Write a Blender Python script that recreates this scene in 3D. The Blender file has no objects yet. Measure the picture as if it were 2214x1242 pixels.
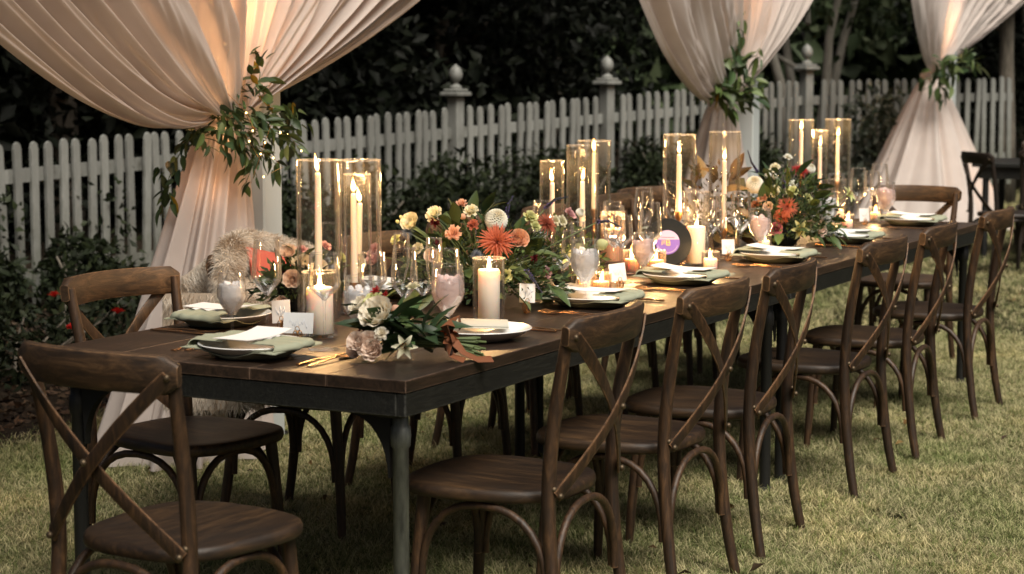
import bpy, math, random
import numpy as np
from mathutils import Vector, Matrix, Euler
random.seed(7); np.random.seed(7)
rnd = random.random
def U(a, b): return a + (b - a) * random.random()
S = bpy.context.scene
COL = S.collection
PI = math.pi

# ------------------------------------------------------------------ camera
cam = bpy.data.cameras.new('camera'); cam_o = bpy.data.objects.new('camera', cam); COL.objects.link(cam_o)
cam.sensor_fit = 'HORIZONTAL'; cam.sensor_width = 36.0; cam.lens = 4200.0 / 2214.0 * 36.0
cam.clip_start = 0.1; cam.clip_end = 500
cam_o.location = (-3.7937, -2.2626, 1.4694)
cam_o.rotation_euler = (PI / 2 - 0.11115, 0, 0.48254 - PI / 2)
cam.dof.use_dof = True; cam.dof.focus_distance = 5.7; cam.dof.aperture_fstop = 5.0
S.camera = cam_o
# ------------------------------------------------------------------ sky, sun, exposure
SUN_EL, SUN_DIR = math.radians(55), Vector((-0.62, -0.85, 0)).normalized()
w = bpy.data.worlds.new('World'); S.world = w; w.use_nodes = True
nt = w.node_tree; nt.nodes.clear()
sky = nt.nodes.new('ShaderNodeTexSky'); sky.sky_type = 'NISHITA'; sky.sun_disc = False
sky.sun_elevation = SUN_EL; sky.sun_rotation = math.atan2(SUN_DIR.x, SUN_DIR.y)
sky.air_density = 1.0; sky.dust_density = 7.0; sky.ozone_density = 0.0
bg = nt.nodes.new('ShaderNodeBackground'); bg.inputs['Strength'].default_value = 0.025
wo = nt.nodes.new('ShaderNodeOutputWorld')
nt.links.new(sky.outputs[0], bg.inputs[0]); nt.links.new(bg.outputs[0], wo.inputs[0])
sl = bpy.data.lights.new('sun', 'SUN'); sl.energy = 2.3; sl.angle = math.radians(34); sl.color = (1.0, 0.96, 0.90)
so = bpy.data.objects.new('sun', sl); COL.objects.link(so)
sv = Vector((SUN_DIR.x * math.cos(SUN_EL), SUN_DIR.y * math.cos(SUN_EL), math.sin(SUN_EL)))
so.rotation_euler = sv.to_track_quat('Z', 'Y').to_euler()
vs = S.view_settings
vs.view_transform = 'Standard'; vs.look = 'None'; vs.gamma = 1.0; vs.use_curve_mapping = False
vs.exposure = 1.0
vs.use_white_balance = True; vs.white_balance_temperature = 6800; vs.white_balance_tint = 8
cy = S.cycles
cy.use_denoising = True
cy.max_bounces = 10; cy.diffuse_bounces = 3; cy.glossy_bounces = 4; cy.transmission_bounces = 8
cy.transparent_max_bounces = 40; cy.volume_bounces = 0
cy.sample_clamp_indirect = 3.0; cy.caustics_refractive = False; cy.caustics_reflective = False
cy.blur_glossy = 0.5

# ------------------------------------------------------------------ object helpers
def kids(o): return list(o.children)
def tag(o, label=None, cat=None, group=None, kind=None):
    if label: o['label'] = label
    if cat: o['category'] = cat
    if group: o['group'] = group
    if kind: o['kind'] = kind
    return o
def thing(name, label, cat, loc=(0, 0, 0), rz=0.0, group=None):
    o = bpy.data.objects.new(name, None); COL.objects.link(o)
    o.empty_display_size = 0.1
    o.location = loc; o.rotation_euler = (0, 0, rz)
    return tag(o, label, cat, group)
def obj(name, me, mat=None, parent=None, loc=None, rot=None, scale=None, color=None):
    o = bpy.data.objects.new(name, me); COL.objects.link(o)
    if mat is not None and len(me.materials) == 0: me.materials.append(mat)
    if parent is not None: o.parent = parent
    if loc is not None: o.location = loc
    if rot is not None: o.rotation_euler = rot
    if scale is not None: o.scale = scale if hasattr(scale, '__len__') else (scale,) * 3
    if color is not None: o.color = (*color, 1)
    return o
def copy_tree(o, parent=None):
    c = o.copy(); COL.objects.link(c)
    c.parent = parent
    for ch in kids(o): copy_tree(ch, c)
    return c

class MB:
    def __init__(s): s.v = []; s.f = []; s.c = []
    def add(s, vs_, fs_, col=None):
        n = len(s.v); s.v += [tuple(p) for p in vs_]; s.f += [tuple(i + n for i in f) for f in fs_]
        if col is None: s.c += [(1, 1, 1)] * len(vs_)
        elif isinstance(col, list): s.c += col
        else: s.c += [col] * len(vs_)
    def box(s, lo, hi, col=None):
        (a, b, c), (d, e, f) = lo, hi
        s.add([(a, b, c), (d, b, c), (d, e, c), (a, e, c), (a, b, f), (d, b, f), (d, e, f), (a, e, f)],
              [(3, 2, 1, 0), (4, 5, 6, 7), (0, 1, 5, 4), (1, 2, 6, 5), (2, 3, 7, 6), (3, 0, 4, 7)], col)
    def bbox(s, lo, hi, b=0.004, col=None):
        # box with chamfered edges
        V = []; lo = list(lo); hi = list(hi)
        x0, y0, z0 = lo; x1, y1, z1 = hi
        def ring(z, i): return [(x0 + i + b, y0 + i, z), (x1 - i - b, y0 + i, z), (x1 - i, y0 + i + b, z), (x1 - i, y1 - i - b, z),
                                (x1 - i - b, y1 - i, z), (x0 + i + b, y1 - i, z), (x0 + i, y1 - i - b, z), (x0 + i, y0 + i + b, z)]
        rings = [ring(z0, b), ring(z0 + b, 0), ring(z1 - b, 0), ring(z1, b)]
        for r in rings: V += r
        F = [tuple(range(7, -1, -1)), tuple(range(24, 32))]
        for k in range(3):
            for i in range(8):
                j = (i + 1) % 8; F.append((k * 8 + i, k * 8 + j, k * 8 + 8 + j, k * 8 + 8 + i))
        s.add(V, F, col)
    def tube(s, pts, rad, seg=8, cap=True, col=None, flat=1.0, up=None):
        pts = [Vector(p) for p in pts]; n = len(pts)
        if not hasattr(rad, '__len__'): rad = [rad] * n
        V = []; F = []; prev = None
        for i, p in enumerate(pts):
            t = (pts[min(i + 1, n - 1)] - pts[max(i - 1, 0)]).normalized()
            if up is not None: a = Vector(up)
            elif prev is not None: a = prev
            else: a = Vector((0, 0, 1)) if abs(t.z) < 0.9 else Vector((1, 0, 0))
            sd = (a - t * a.dot(t)).normalized(); prev = sd; bt = t.cross(sd)
            for k in range(seg):
                an = 2 * PI * k / seg
                V.append(p + (sd * math.cos(an) + bt * math.sin(an) * flat) * rad[i])
        for i in range(n - 1):
            for k in range(seg):
                j = (k + 1) % seg; F.append((i * seg + k, i * seg + j, (i + 1) * seg + j, (i + 1) * seg + k))
        if cap: F.append(tuple(range(seg - 1, -1, -1))); F.append(tuple((n - 1) * seg + k for k in range(seg)))
        s.add(V, F, col)
    def ribbon(s, pts, w, th, side, col=None):
        # flat strip: pts centreline, w width, th thickness, side = list of width directions
        pts = [Vector(p) for p in pts]; n = len(pts); V = []; F = []
        for i, p in enumerate(pts):
            t = (pts[min(i + 1, n - 1)] - pts[max(i - 1, 0)]).normalized()
            a = Vector(side[i] if isinstance(side, list) else side); a = (a - t * a.dot(t)).normalized(); b = t.cross(a)
            ww = w[i] if hasattr(w, '__len__') else w
            for (u, q) in ((-1, -.6), (-.8, -1), (.8, -1), (1, -.6), (1, .6), (.8, 1), (-.8, 1), (-1, .6)): V.append(p + a * u * ww / 2 + b * q * th / 2)
        for i in range(n - 1):
            for k in range(8):
                j = (k + 1) % 8; F.append((i * 8 + k, i * 8 + j, i * 8 + 8 + j, i * 8 + 8 + k))
        F.append(tuple(range(7, -1, -1))); F.append(tuple((n - 1) * 8 + k for k in range(8)))
        s.add(V, F, col)
    def lathe(s, prof, seg=24, c=(0, 0, 0), close=False, col=None, fl=0.0):
        V = []; F = []; n = len(prof)
        for (r, z) in prof:
            for k in range(seg):
                a = 2 * PI * k / seg; q = r * (1 + (fl if k % 2 else 0))
                V.append((c[0] + q * math.cos(a), c[1] + q * math.sin(a), c[2] + z))
        m = n if close else n - 1
        for i in range(m):
            i2 = (i + 1) % n
            for k in range(seg):
                j = (k + 1) % seg; F.append((i * seg + k, i * seg + j, i2 * seg + j, i2 * seg + k))
        if not close:
            if prof[0][0] > 1e-5: F.append(tuple(range(seg - 1, -1, -1)))
            if prof[-1][0] > 1e-5: F.append(tuple((n - 1) * seg + k for k in range(seg)))
        s.add(V, F, col)
    def grid(s, fn, nu, nv, col=None, wrap=False):
        V = []; F = []; C = []
        for i in range(nu + 1):
            for j in range(nv + 1):
                r = fn(i / nu, j / nv); V.append(tuple(r[:3]))
                if callable(col): C.append(col(i / nu, j / nv))
        for i in range(nu):
            for j in range(nv):
                a = i * (nv + 1) + j; F.append((a, a + nv + 1, a + nv + 2, a + 1))
        s.add(V, F, C if callable(col) else col)
    def mesh(s, name='mesh', smooth=40, color=False):
        me = bpy.data.meshes.new(name); me.from_pydata(s.v, [], s.f); me.validate(clean_customdata=False)
        if color:
            at = me.color_attributes.new('Col', 'FLOAT_COLOR', 'POINT')
            a = np.ones((len(s.v), 4), np.float32); a[:, :3] = np.array(s.c, np.float32); at.data.foreach_set('color', a.ravel())
        if smooth:
            me.polygons.foreach_set('use_smooth', [True] * len(me.polygons))
            if smooth < 180: me.set_sharp_from_angle(angle=math.radians(smooth))
        me.update(); return me

def np_mesh(name, V, F, C=None, smooth=False):
    # V (n,3), F (m,k)
    me = bpy.data.meshes.new(name); n, m, k = len(V), len(F), F.shape[1]
    me.vertices.add(n); me.vertices.foreach_set('co', V.astype(np.float32).ravel())
    me.loops.add(m * k); me.loops.foreach_set('vertex_index', F.astype(np.int32).ravel())
    me.polygons.add(m); me.polygons.foreach_set('loop_start', np.arange(0, m * k, k, dtype=np.int32))
    me.update(calc_edges=True)
    if C is not None:
        at = me.color_attributes.new('Col', 'FLOAT_COLOR', 'POINT')
        a = np.ones((n, 4), np.float32); a[:, :3] = C; at.data.foreach_set('color', a.ravel())
    if smooth: me.polygons.foreach_set('use_smooth', [True] * m)
    return me
def leaf_cloud(P, D, L, Wd, fold=0.25, col=None):
    # folded diamond leaves: P base points (n,3), D directions (n,3), L lengths, Wd widths; six vertices, four triangles each
    n = len(P); D = D / np.linalg.norm(D, axis=1, keepdims=True)
    r = np.random.normal(size=(n, 3)); A = np.cross(D, r); A /= np.linalg.norm(A, axis=1, keepdims=True); B = np.cross(A, D)
    L = L[:, None]; Wd = Wd[:, None]
    b = P; m = P + D * L * .45; t = P + D * L - B * L * .15
    l = m + A * Wd * .5 + B * Wd * fold; q = m - A * Wd * .5 + B * Wd * fold
    V = np.stack([b, l, t, q, m], 1).reshape(-1, 3)
    i = np.arange(n)[:, None] * 5
    F = np.concatenate([i + np.array([[0, 4, 1]]), i + np.array([[1, 4, 2]]), i + np.array([[0, 3, 4]]), i + np.array([[4, 3, 2]])], 0)
    C = None if col is None else np.repeat(col, 5, 0)
    return V, F, C
def rdir(n):
    d = np.random.normal(size=(n, 3)); return d / np.linalg.norm(d, axis=1, keepdims=True)

# ------------------------------------------------------------------ materials
def mat(name, base=(.5, .5, .5), rough=.6, metal=0.0, spec=.5, coat=0.0, build=None):
    m = bpy.data.materials.new(name); m.use_nodes = True
    b = m.node_tree.nodes['Principled BSDF']
    b.inputs['Base Color'].default_value = (*base, 1); b.inputs['Roughness'].default_value = rough
    b.inputs['Metallic'].default_value = metal; b.inputs['Specular IOR Level'].default_value = spec
    b.inputs['Coat Weight'].default_value = coat
    if build: build(m.node_tree, b)
    return m
def N(t, ty, **kw):
    n = t.nodes.new(ty)
    for k, v in kw.items():
        if k in n.inputs: n.inputs[k].default_value = v
        else: setattr(n, k, v)
    return n
def ramp(t, fac, stops):
    r = N(t, 'ShaderNodeValToRGB'); e = r.color_ramp.elements
    while len(e) < len(stops): e.new(.5)
    for q, (p, c) in zip(e, stops): q.position = p; q.color = (*c, 1)
    t.links.new(fac, r.inputs[0]); return r.outputs[0]
def coords(t, scale=(1, 1, 1), which='Object'):
    tc = N(t, 'ShaderNodeTexCoord'); mp = N(t, 'ShaderNodeMapping'); mp.inputs['Scale'].default_value = scale
    t.links.new(tc.outputs[which], mp.inputs[0]); return mp.outputs[0]
def noise(t, vec, scale, detail=4, rough=.6, dist=0.0):
    n = N(t, 'ShaderNodeTexNoise'); n.inputs['Scale'].default_value = scale; n.inputs['Detail'].default_value = detail
    n.inputs['Roughness'].default_value = rough; n.inputs['Distortion'].default_value = dist
    t.links.new(vec, n.inputs['Vector']); return n.outputs['Fac']
def mix(t, fac, a, b, mode='MIX'):
    m = N(t, 'ShaderNodeMix'); m.data_type = 'RGBA'; m.blend_type = mode
    for s_, i in ((fac, 0), (a, 6), (b, 7)):
        if hasattr(s_, 'links') or hasattr(s_, 'is_linked'): t.links.new(s_, m.inputs[i])
        elif i == 0: m.inputs[0].default_value = s_
        else: m.inputs[i].default_value = (*s_, 1)
    return m.outputs[2]
def bump(t, b, h, strength=.3, dist=.01):
    n = N(t, 'ShaderNodeBump'); n.inputs['Strength'].default_value = strength; n.inputs['Distance'].default_value = dist
    t.links.new(h, n.inputs['Height']); t.links.new(n.outputs[0], b.inputs['Normal'])

def b_wood(c0, c1, c2, sc, rlo=.38, rhi=.65):
    def f(t, b):
        v = coords(t, sc)
        oi = N(t, 'ShaderNodeObjectInfo')
        ad = N(t, 'ShaderNodeVectorMath', operation='ADD'); t.links.new(v, ad.inputs[0])
        ml = N(t, 'ShaderNodeVectorMath', operation='SCALE'); ml.inputs[0].default_value = (7, 13, 5); t.links.new(oi.outputs['Random'], ml.inputs['Scale'])
        t.links.new(ml.outputs[0], ad.inputs[1])
        g = noise(t, ad.outputs[0], 11, 8, .72, .9); col = ramp(t, g, [(.33, c0), (.5, c1), (.68, c2)])
        big = noise(t, coords(t, (1, 1, 1)), 6, 4, .6); col = mix(t, ramp(t, big, [(.35, (0, 0, 0)), (.7, (.65, .65, .65))]), col, c0, 'MIX')
        hv = N(t, 'ShaderNodeHueSaturation'); mr = N(t, 'ShaderNodeMapRange'); mr.inputs[3].default_value = .75; mr.inputs[4].default_value = 1.3
        t.links.new(oi.outputs['Random'], mr.inputs[0]); t.links.new(mr.outputs[0], hv.inputs['Value']); t.links.new(col, hv.inputs['Color'])
        # worn, lighter edges
        bv = N(t, 'ShaderNodeBevel'); bv.samples = 3; bv.inputs['Radius'].default_value = .006; ge = N(t, 'ShaderNodeNewGeometry')
        dt = N(t, 'ShaderNodeVectorMath', operation='DOT_PRODUCT'); t.links.new(bv.outputs[0], dt.inputs[0]); t.links.new(ge.outputs['Normal'], dt.inputs[1])
        em = N(t, 'ShaderNodeMapRange'); em.inputs[1].default_value = .995; em.inputs[2].default_value = .88; em.inputs[3].default_value = 0; em.inputs[4].default_value = 1; t.links.new(dt.outputs['Value'], em.inputs[0])
        wn = N(t, 'ShaderNodeMath', operation='MULTIPLY'); t.links.new(em.outputs[0], wn.inputs[0]); t.links.new(ramp(t, noise(t, coords(t), 40, 4, .7), [(.34, (0, 0, 0)), (.58, (1, 1, 1))]), wn.inputs[1])
        wc = mix(t, wn.outputs[0], hv.outputs[0], tuple(min(1, x * 2.4 + .012) for x in c2))
        t.links.new(wc, b.inputs['Base Color'])
        r = N(t, 'ShaderNodeMapRange'); r.inputs[3].default_value = rlo; r.inputs[4].default_value = rhi; t.links.new(big, r.inputs[0]); t.links.new(r.outputs[0], b.inputs['Roughness'])
        bump(t, b, g, .45, .004)
    return f
M = {}
M['chair_wood'] = mat('chair_wood', build=b_wood((.010, .0056, .0034), (.042, .0205, .0092), (.12, .06, .026), (4.5, 4.5, .7)))
M['seat_wood'] = mat('seat_wood', build=b_wood((.012, .007, .004), (.039, .021, .0105), (.10, .054, .024), (3.5, .5, 3.5)))
M['dark_wood'] = mat('dark_wood', build=b_wood((.009, .006, .004), (.02, .012, .008), (.035, .02, .013), (4.5, 4.5, .7)))
M['rail_wood'] = mat('rail_wood', build=b_wood((.013, .0075, .0045), (.054, .028, .0125), (.14, .075, .034), (.6, 4.5, 4.5)))
M['table_wood'] = mat('table_wood', build=b_wood((.013, .0085, .006), (.034, .02, .0125), (.066, .039, .025), (.6, 6, 6), .3, .5))
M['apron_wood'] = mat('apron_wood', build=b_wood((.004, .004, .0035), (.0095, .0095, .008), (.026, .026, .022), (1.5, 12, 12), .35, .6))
def f_galv(t, b):
    g = noise(t, coords(t, (14, 14, 3)), 4, 5, .6); t.links.new(ramp(t, g, [(.3, (.06, .063, .058)), (.7, (.19, .2, .185))]), b.inputs['Base Color'])
    t.links.new(ramp(t, g, [(.3, (.55,) * 3), (.7, (.38,) * 3)]), b.inputs['Roughness'])
M['galvanised'] = mat('galvanised', metal=.6, build=f_galv)
M['black_iron'] = mat('black_iron', (.015, .015, .015), .5, .3)
def f_paint(t, b):
    v = coords(t, (1, 1, .35)); g = noise(t, v, 14, 6, .7)
    oi = N(t, 'ShaderNodeObjectInfo'); hv = N(t, 'ShaderNodeHueSaturation'); mr = N(t, 'ShaderNodeMapRange'); mr.inputs[3].default_value = .72; mr.inputs[4].default_value = 1.05
    t.links.new(oi.outputs['Random'], mr.inputs[0]); t.links.new(mr.outputs[0], hv.inputs['Value'])
    t.links.new(ramp(t, g, [(.28, (.085, .082, .065)), (.45, (.21, .215, .20)), (.7, (.30, .305, .29))]), hv.inputs['Color'])
    # splash dirt and algae near the ground
    sp = N(t, 'ShaderNodeSeparateXYZ'); t.links.new(coords(t), sp.inputs[0]); zr = N(t, 'ShaderNodeMapRange'); zr.inputs[1].default_value = .75; zr.inputs[2].default_value = 0; t.links.new(sp.outputs[2], zr.inputs[0])
    dm = N(t, 'ShaderNodeMath', operation='MULTIPLY'); t.links.new(zr.outputs[0], dm.inputs[0]); t.links.new(ramp(t, noise(t, coords(t, (1, 1, .25)), 22, 5, .7), [(.35, (0, 0, 0)), (.65, (.9, .9, .9))]), dm.inputs[1])
    t.links.new(mix(t, dm.outputs[0], hv.outputs[0], (.09, .095, .06)), b.inputs['Base Color'])
M['white_paint'] = mat('white_paint', rough=.55, build=f_paint)
M['column_paint'] = mat('column_paint', (.50, .54, .54), .45)
def f_fabric(t, b):
    v = coords(t); g = noise(t, v, 900, 2, .5); c = ramp(t, noise(t, v, 3, 3), [(.3, (.67, .59, .55)), (.7, (.77, .69, .65))])
    t.links.new(c, b.inputs['Base Color']); bump(t, b, g, .15, .001)
    out = t.nodes['Material Output']; tr = N(t, 'ShaderNodeBsdfTranslucent'); t.links.new(c, tr.inputs[0])
    tp = N(t, 'ShaderNodeBsdfTransparent')
    m1 = N(t, 'ShaderNodeMixShader'); m1.inputs[0].default_value = .35; t.links.new(b.outputs[0], m1.inputs[1]); t.links.new(tr.outputs[0], m1.inputs[2])
    m2 = N(t, 'ShaderNodeMixShader'); m2.inputs[0].default_value = .06; t.links.new(m1.outputs[0], m2.inputs[1]); t.links.new(tp.outputs[0], m2.inputs[2])
    t.links.new(m2.outputs[0], out.inputs[0])
M['voile'] = mat('voile', rough=.9, spec=.1, build=f_fabric)
def f_attr(trans=.25, rough=.6, objcol=False, var=.25, spec=None):
    def f(t, b):
        at = N(t, 'ShaderNodeAttribute'); at.attribute_name = 'Col'; c = at.outputs['Color']
        oi = N(t, 'ShaderNodeObjectInfo')
        if objcol: c = mix(t, 1.0, c, oi.outputs['Color'], 'MULTIPLY')
        hv = N(t, 'ShaderNodeHueSaturation'); mr = N(t, 'ShaderNodeMapRange'); mr.inputs[3].default_value = 1 - var; mr.inputs[4].default_value = 1 + var
        t.links.new(oi.outputs['Random'], mr.inputs[0]); t.links.new(mr.outputs[0], hv.inputs['Value']); t.links.new(c, hv.inputs['Color']); c = hv.outputs[0]
        t.links.new(c, b.inputs['Base Color']); b.inputs['Roughness'].default_value = rough
        if trans > 0:
            out = t.nodes['Material Output']; tr = N(t, 'ShaderNodeBsdfTranslucent'); t.links.new(c, tr.inputs[0])
            m1 = N(t, 'ShaderNodeMixShader'); m1.inputs[0].default_value = trans; t.links.new(b.outputs[0], m1.inputs[1]); t.links.new(tr.outputs[0], m1.inputs[2]); t.links.new(m1.outputs[0], out.inputs[0])
    return f
M['leaf'] = mat('leaf', spec=.35, build=f_attr(.12, .45, True, .3))
M['foliage'] = mat('foliage', spec=.2, build=f_attr(.1, .6, False, .1))
M['petal'] = mat('petal', spec=.15, build=f_attr(.4, .7, False, .08))
def f_grass(t, b):
    f_attr(.2, .7, False, .15)(t, b)
    # dry straw patches and greener patches of the lawn itself
    hv = [n for n in t.nodes if n.type == 'HUE_SAT'][0]; src = hv.inputs['Color'].links[0].from_socket
    ge = N(t, 'ShaderNodeNewGeometry'); nz = noise(t, ge.outputs['Position'], 1.4, 4, .65)
    c = mix(t, 1.0, src, ramp(t, nz, [(.33, (.78, .86, .68)), (.5, (1.05, 1.02, 1)), (.68, (1.35, 1.25, 1.12))]), 'MULTIPLY'); t.links.new(c, hv.inputs['Color'])
M['grass'] = mat('grass', spec=.2, build=f_grass)
M['fur'] = mat('fur', spec=.1, build=f_attr(.3, .85, False, .05))
M['stem'] = mat('stem', (.10, .135, .05), .6)
def f_glass(tint, ior=1.45, rough=.02, scatter=.10, veil=0.0):
    def f(t, b):
        out = t.nodes['Material Output']; t.nodes.remove(b)
        tp = N(t, 'ShaderNodeBsdfTransparent'); tp.inputs[0].default_value = (*tint, 1)
        gl = N(t, 'ShaderNodeBsdfGlossy'); gl.inputs['Roughness'].default_value = rough; gl.inputs[0].default_value = (1, 1, 1, 1)
        fr = N(t, 'ShaderNodeFresnel'); fr.inputs[0].default_value = ior
        # thin wall: glancing reflection held back, white scatter stands in for the edges' glow
        df = N(t, 'ShaderNodeBsdfTranslucent'); df.inputs[0].default_value = (.9, .9, .9, 1); d2 = N(t, 'ShaderNodeBsdfDiffuse'); d2.inputs[0].default_value = (.9, .9, .9, 1)
        md = N(t, 'ShaderNodeMixShader'); md.inputs[0].default_value = .5; t.links.new(df.outputs[0], md.inputs[1]); t.links.new(d2.outputs[0], md.inputs[2])
        mg = N(t, 'ShaderNodeMixShader'); mg.inputs[0].default_value = scatter; t.links.new(gl.outputs[0], mg.inputs[1]); t.links.new(md.outputs[0], mg.inputs[2])
        mr = N(t, 'ShaderNodeMapRange'); mr.inputs[1].default_value = 0; mr.inputs[2].default_value = 1; mr.inputs[3].default_value = 0; mr.inputs[4].default_value = .5; t.links.new(fr.outputs[0], mr.inputs[0])
        m = N(t, 'ShaderNodeMixShader'); t.links.new(mr.outputs[0], m.inputs[0]); t.links.new(tp.outputs[0], m.inputs[1]); t.links.new(mg.outputs[0], m.inputs[2])
        mv = N(t, 'ShaderNodeMixShader'); mv.inputs[0].default_value = veil; t.links.new(m.outputs[0], mv.inputs[1]); t.links.new(md.outputs[0], mv.inputs[2]); t.links.new(mv.outputs[0], out.inputs[0])  # veil: even pale scatter that imitates the glow haze round flames
    return f
M['thin_glass'] = mat('thin_glass', build=f_glass((.99, .985, .975), 1.22, .02, .0, .006))
M['rim_glass'] = mat('rim_glass', build=f_glass((.97, .965, .955), 1.7, .05, .22, .03))
M['stemware'] = mat('stemware', build=f_glass((.985, .985, .985), 1.45, .02, .10))
M['votive_glass'] = mat('votive_glass', build=f_glass((.95, .86, .82), 1.5, .08, .12))
M['crystal'] = mat('crystal', (1, 1, 1), .03); M['crystal'].node_tree.nodes['Principled BSDF'].inputs['Transmission Weight'].default_value = 1.0
M['water'] = mat('water', build=f_glass((.93, .95, .97), 1.33, .02))
def f_ice(t, b):
    b.inputs['Roughness'].default_value = .2
    b.inputs['Coat Weight'].default_value = 1.0; out = t.nodes['Material Output']; tr = N(t, 'ShaderNodeBsdfTranslucent'); tr.inputs[0].default_value = b.inputs['Base Color'].default_value; m1 = N(t, 'ShaderNodeMixShader'); m1.inputs[0].default_value = .5; t.links.new(b.outputs[0], m1.inputs[1]); t.links.new(tr.outputs[0], m1.inputs[2]); t.links.new(m1.outputs[0], out.inputs[0])
M['ice'] = mat('ice', (.97, .96, .97), build=f_ice)
M['ice_blush'] = mat('ice_blush', (.98, .84, .81), build=f_ice)
def f_wax(t, b):
    b.inputs['Subsurface Weight'].default_value = .6; b.inputs['Subsurface Radius'].default_value = (.03, .016, .008); b.inputs['Subsurface Scale'].default_value = 1.0
M['wax'] = mat('wax', (.84, .72, .60), .45, build=f_wax)
M['wax_white'] = mat('wax_white', (.88, .76, .65), .45, build=f_wax)
M['wick'] = mat('wick', (.01, .01, .01), .9)
def f_flame(t, b):
    out = t.nodes['Material Output']; t.nodes.remove(b); e = N(t, 'ShaderNodeEmission')
    sp = N(t, 'ShaderNodeSeparateXYZ'); t.links.new(coords(t), sp.inputs[0])
    r = N(t, 'ShaderNodeMapRange'); r.inputs[1].default_value = 0; r.inputs[2].default_value = .036; t.links.new(sp.outputs[2], r.inputs[0])
    t.links.new(ramp(t, r.outputs[0], [(0, (1, .36, .07)), (.3, (1, .68, .28)), (.75, (1, .56, .18)), (1, (1, .34, .06))]), e.inputs[0]); e.inputs[1].default_value = 10
    t.links.new(e.outputs[0], out.inputs[0])
M['flame'] = mat('flame', build=f_flame)
def f_bulb(t, b):
    out = t.nodes['Material Output']; t.nodes.remove(b); e = N(t, 'ShaderNodeEmission'); e.inputs[0].default_value = (1, .62, .22, 1); e.inputs[1].default_value = 6; t.links.new(e.outputs[0], out.inputs[0])
M['bulb'] = mat('bulb', build=f_bulb)
M['brass'] = mat('brass', (.55, .3, .13), .28, 1.0)
M['gold'] = mat('gold', (.62, .36, .19), .25, 1.0)
M['ceramic'] = mat('ceramic', (.84, .83, .81), .2, coat=.3)
def f_linen(t, b): bump(t, b, noise(t, coords(t), 700, 2), .3, .001)
M['sage_linen'] = mat('sage_linen', (.33, .345, .255), .85, spec=.1, build=f_linen)
M['card'] = mat('card', (.8, .8, .8), .8, spec=.2)
M['card_cream'] = mat('card_cream', (.52, .50, .43), .8, spec=.2)
M['ink'] = mat('ink', (.62, .65, .72), .8)
def f_vinyl(t, b):
    wv = N(t, 'ShaderNodeTexWave', wave_type='RINGS', rings_direction='Z'); wv.inputs['Scale'].default_value = 160; t.links.new(coords(t), wv.inputs[0]); bump(t, b, wv.outputs['Fac'], .15, .0005)
M['vinyl'] = mat('vinyl', (.008, .010, .011), .35, spec=.25, build=f_vinyl)
M['label_purple'] = mat('label_purple', (.15, .085, .40), .6)
M['label_lilac'] = mat('label_lilac', (.40, .34, .52), .6)
M['label_ink'] = mat('label_ink', (.05, .03, .07), .7)
M['label_gold'] = mat('label_gold', (.62, .42, .14), .5)
M['coral'] = mat('coral', (.56, .12, .085), .8, spec=.2)
M['rust_ribbon'] = mat('rust_ribbon', (.17, .052, .016), .7)
def f_soil(t, b):
    v = coords(t); g = noise(t, v, 9, 8, .7); t.links.new(ramp(t, g, [(.3, (.012, .009, .007)), (.55, (.03, .022, .015)), (.8, (.07, .05, .032))]), b.inputs['Base Color']); bump(t, b, g, .8, .05)
M['soil'] = mat('soil', rough=.95, spec=.1, build=f_soil)
def f_ground(t, b):
    v = coords(t); g = noise(t, v, 1.1, 5, .6); h = noise(t, v, 26, 6, .7)
    c = mix(t, .5, ramp(t, g, [(.3, (.014, .017, .007)), (.7, (.04, .038, .017))]), ramp(t, h, [(.3, (.010, .012, .005)), (.75, (.05, .046, .021))]))
    t.links.new(c, b.inputs['Base Color']); bump(t, b, h, .8, .03)
M['ground'] = mat('ground', rough=.95, spec=.1, build=f_ground)
def f_bark(t, b):
    g = noise(t, coords(t, (6, 6, 1)), 6, 6, .7); t.links.new(ramp(t, g, [(.3, (.05, .042, .033)), (.7, (.2, .175, .14))]), b.inputs['Base Color']); bump(t, b, g, .6, .02)
M['bark'] = mat('bark', rough=.9, build=f_bark)
def f_bark2(t, b):
    g = noise(t, coords(t, (5, 5, 1)), 5, 6, .7); t.links.new(ramp(t, g, [(.3, (.3, .28, .24)), (.7, (.55, .52, .46))]), b.inputs['Base Color'])
M['pale_bark'] = mat('pale_bark', rough=.8, build=f_bark2)
# ------------------------------------------------------------------ ground
def rise(x, y):
    a = min(1, max(0, (x - 5) / 9)); b = min(1, max(0, (y - 3.2) / 1.4)); return .27 * a * b * b * (3 - 2 * b)
g = MB(); g.grid(lambda u, v: (-60 + 180 * u, -70 + 160 * v, 0.0), 6, 6)
gl = obj('lawn_ground', g.mesh('lawn_ground', 0), M['ground']); tag(gl, kind='structure')
def bed_pt(u, v):
    x = -3 + 33 * u; e = 3.02 + .1 * math.sin(x * 2.1) + .06 * math.sin(x * 5.3 + 1) + (.0 if x < 3 else min(1.1, (x - 3) * .3))
    y = e + (14 - e) * v ** 1.5; z = .006 + rise(x, y) + .018 * math.sin(x * 9 + y * 7) * math.sin(x * 4 - y * 11) * min(1, v * 8) + .012 * min(1, v * 20)
    return (x, y, z)
g = MB(); g.grid(bed_pt, 120, 40); bd = obj('flower_bed_soil', g.mesh('flower_bed_soil', 180), M['soil']); tag(bd, kind='structure')
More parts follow.
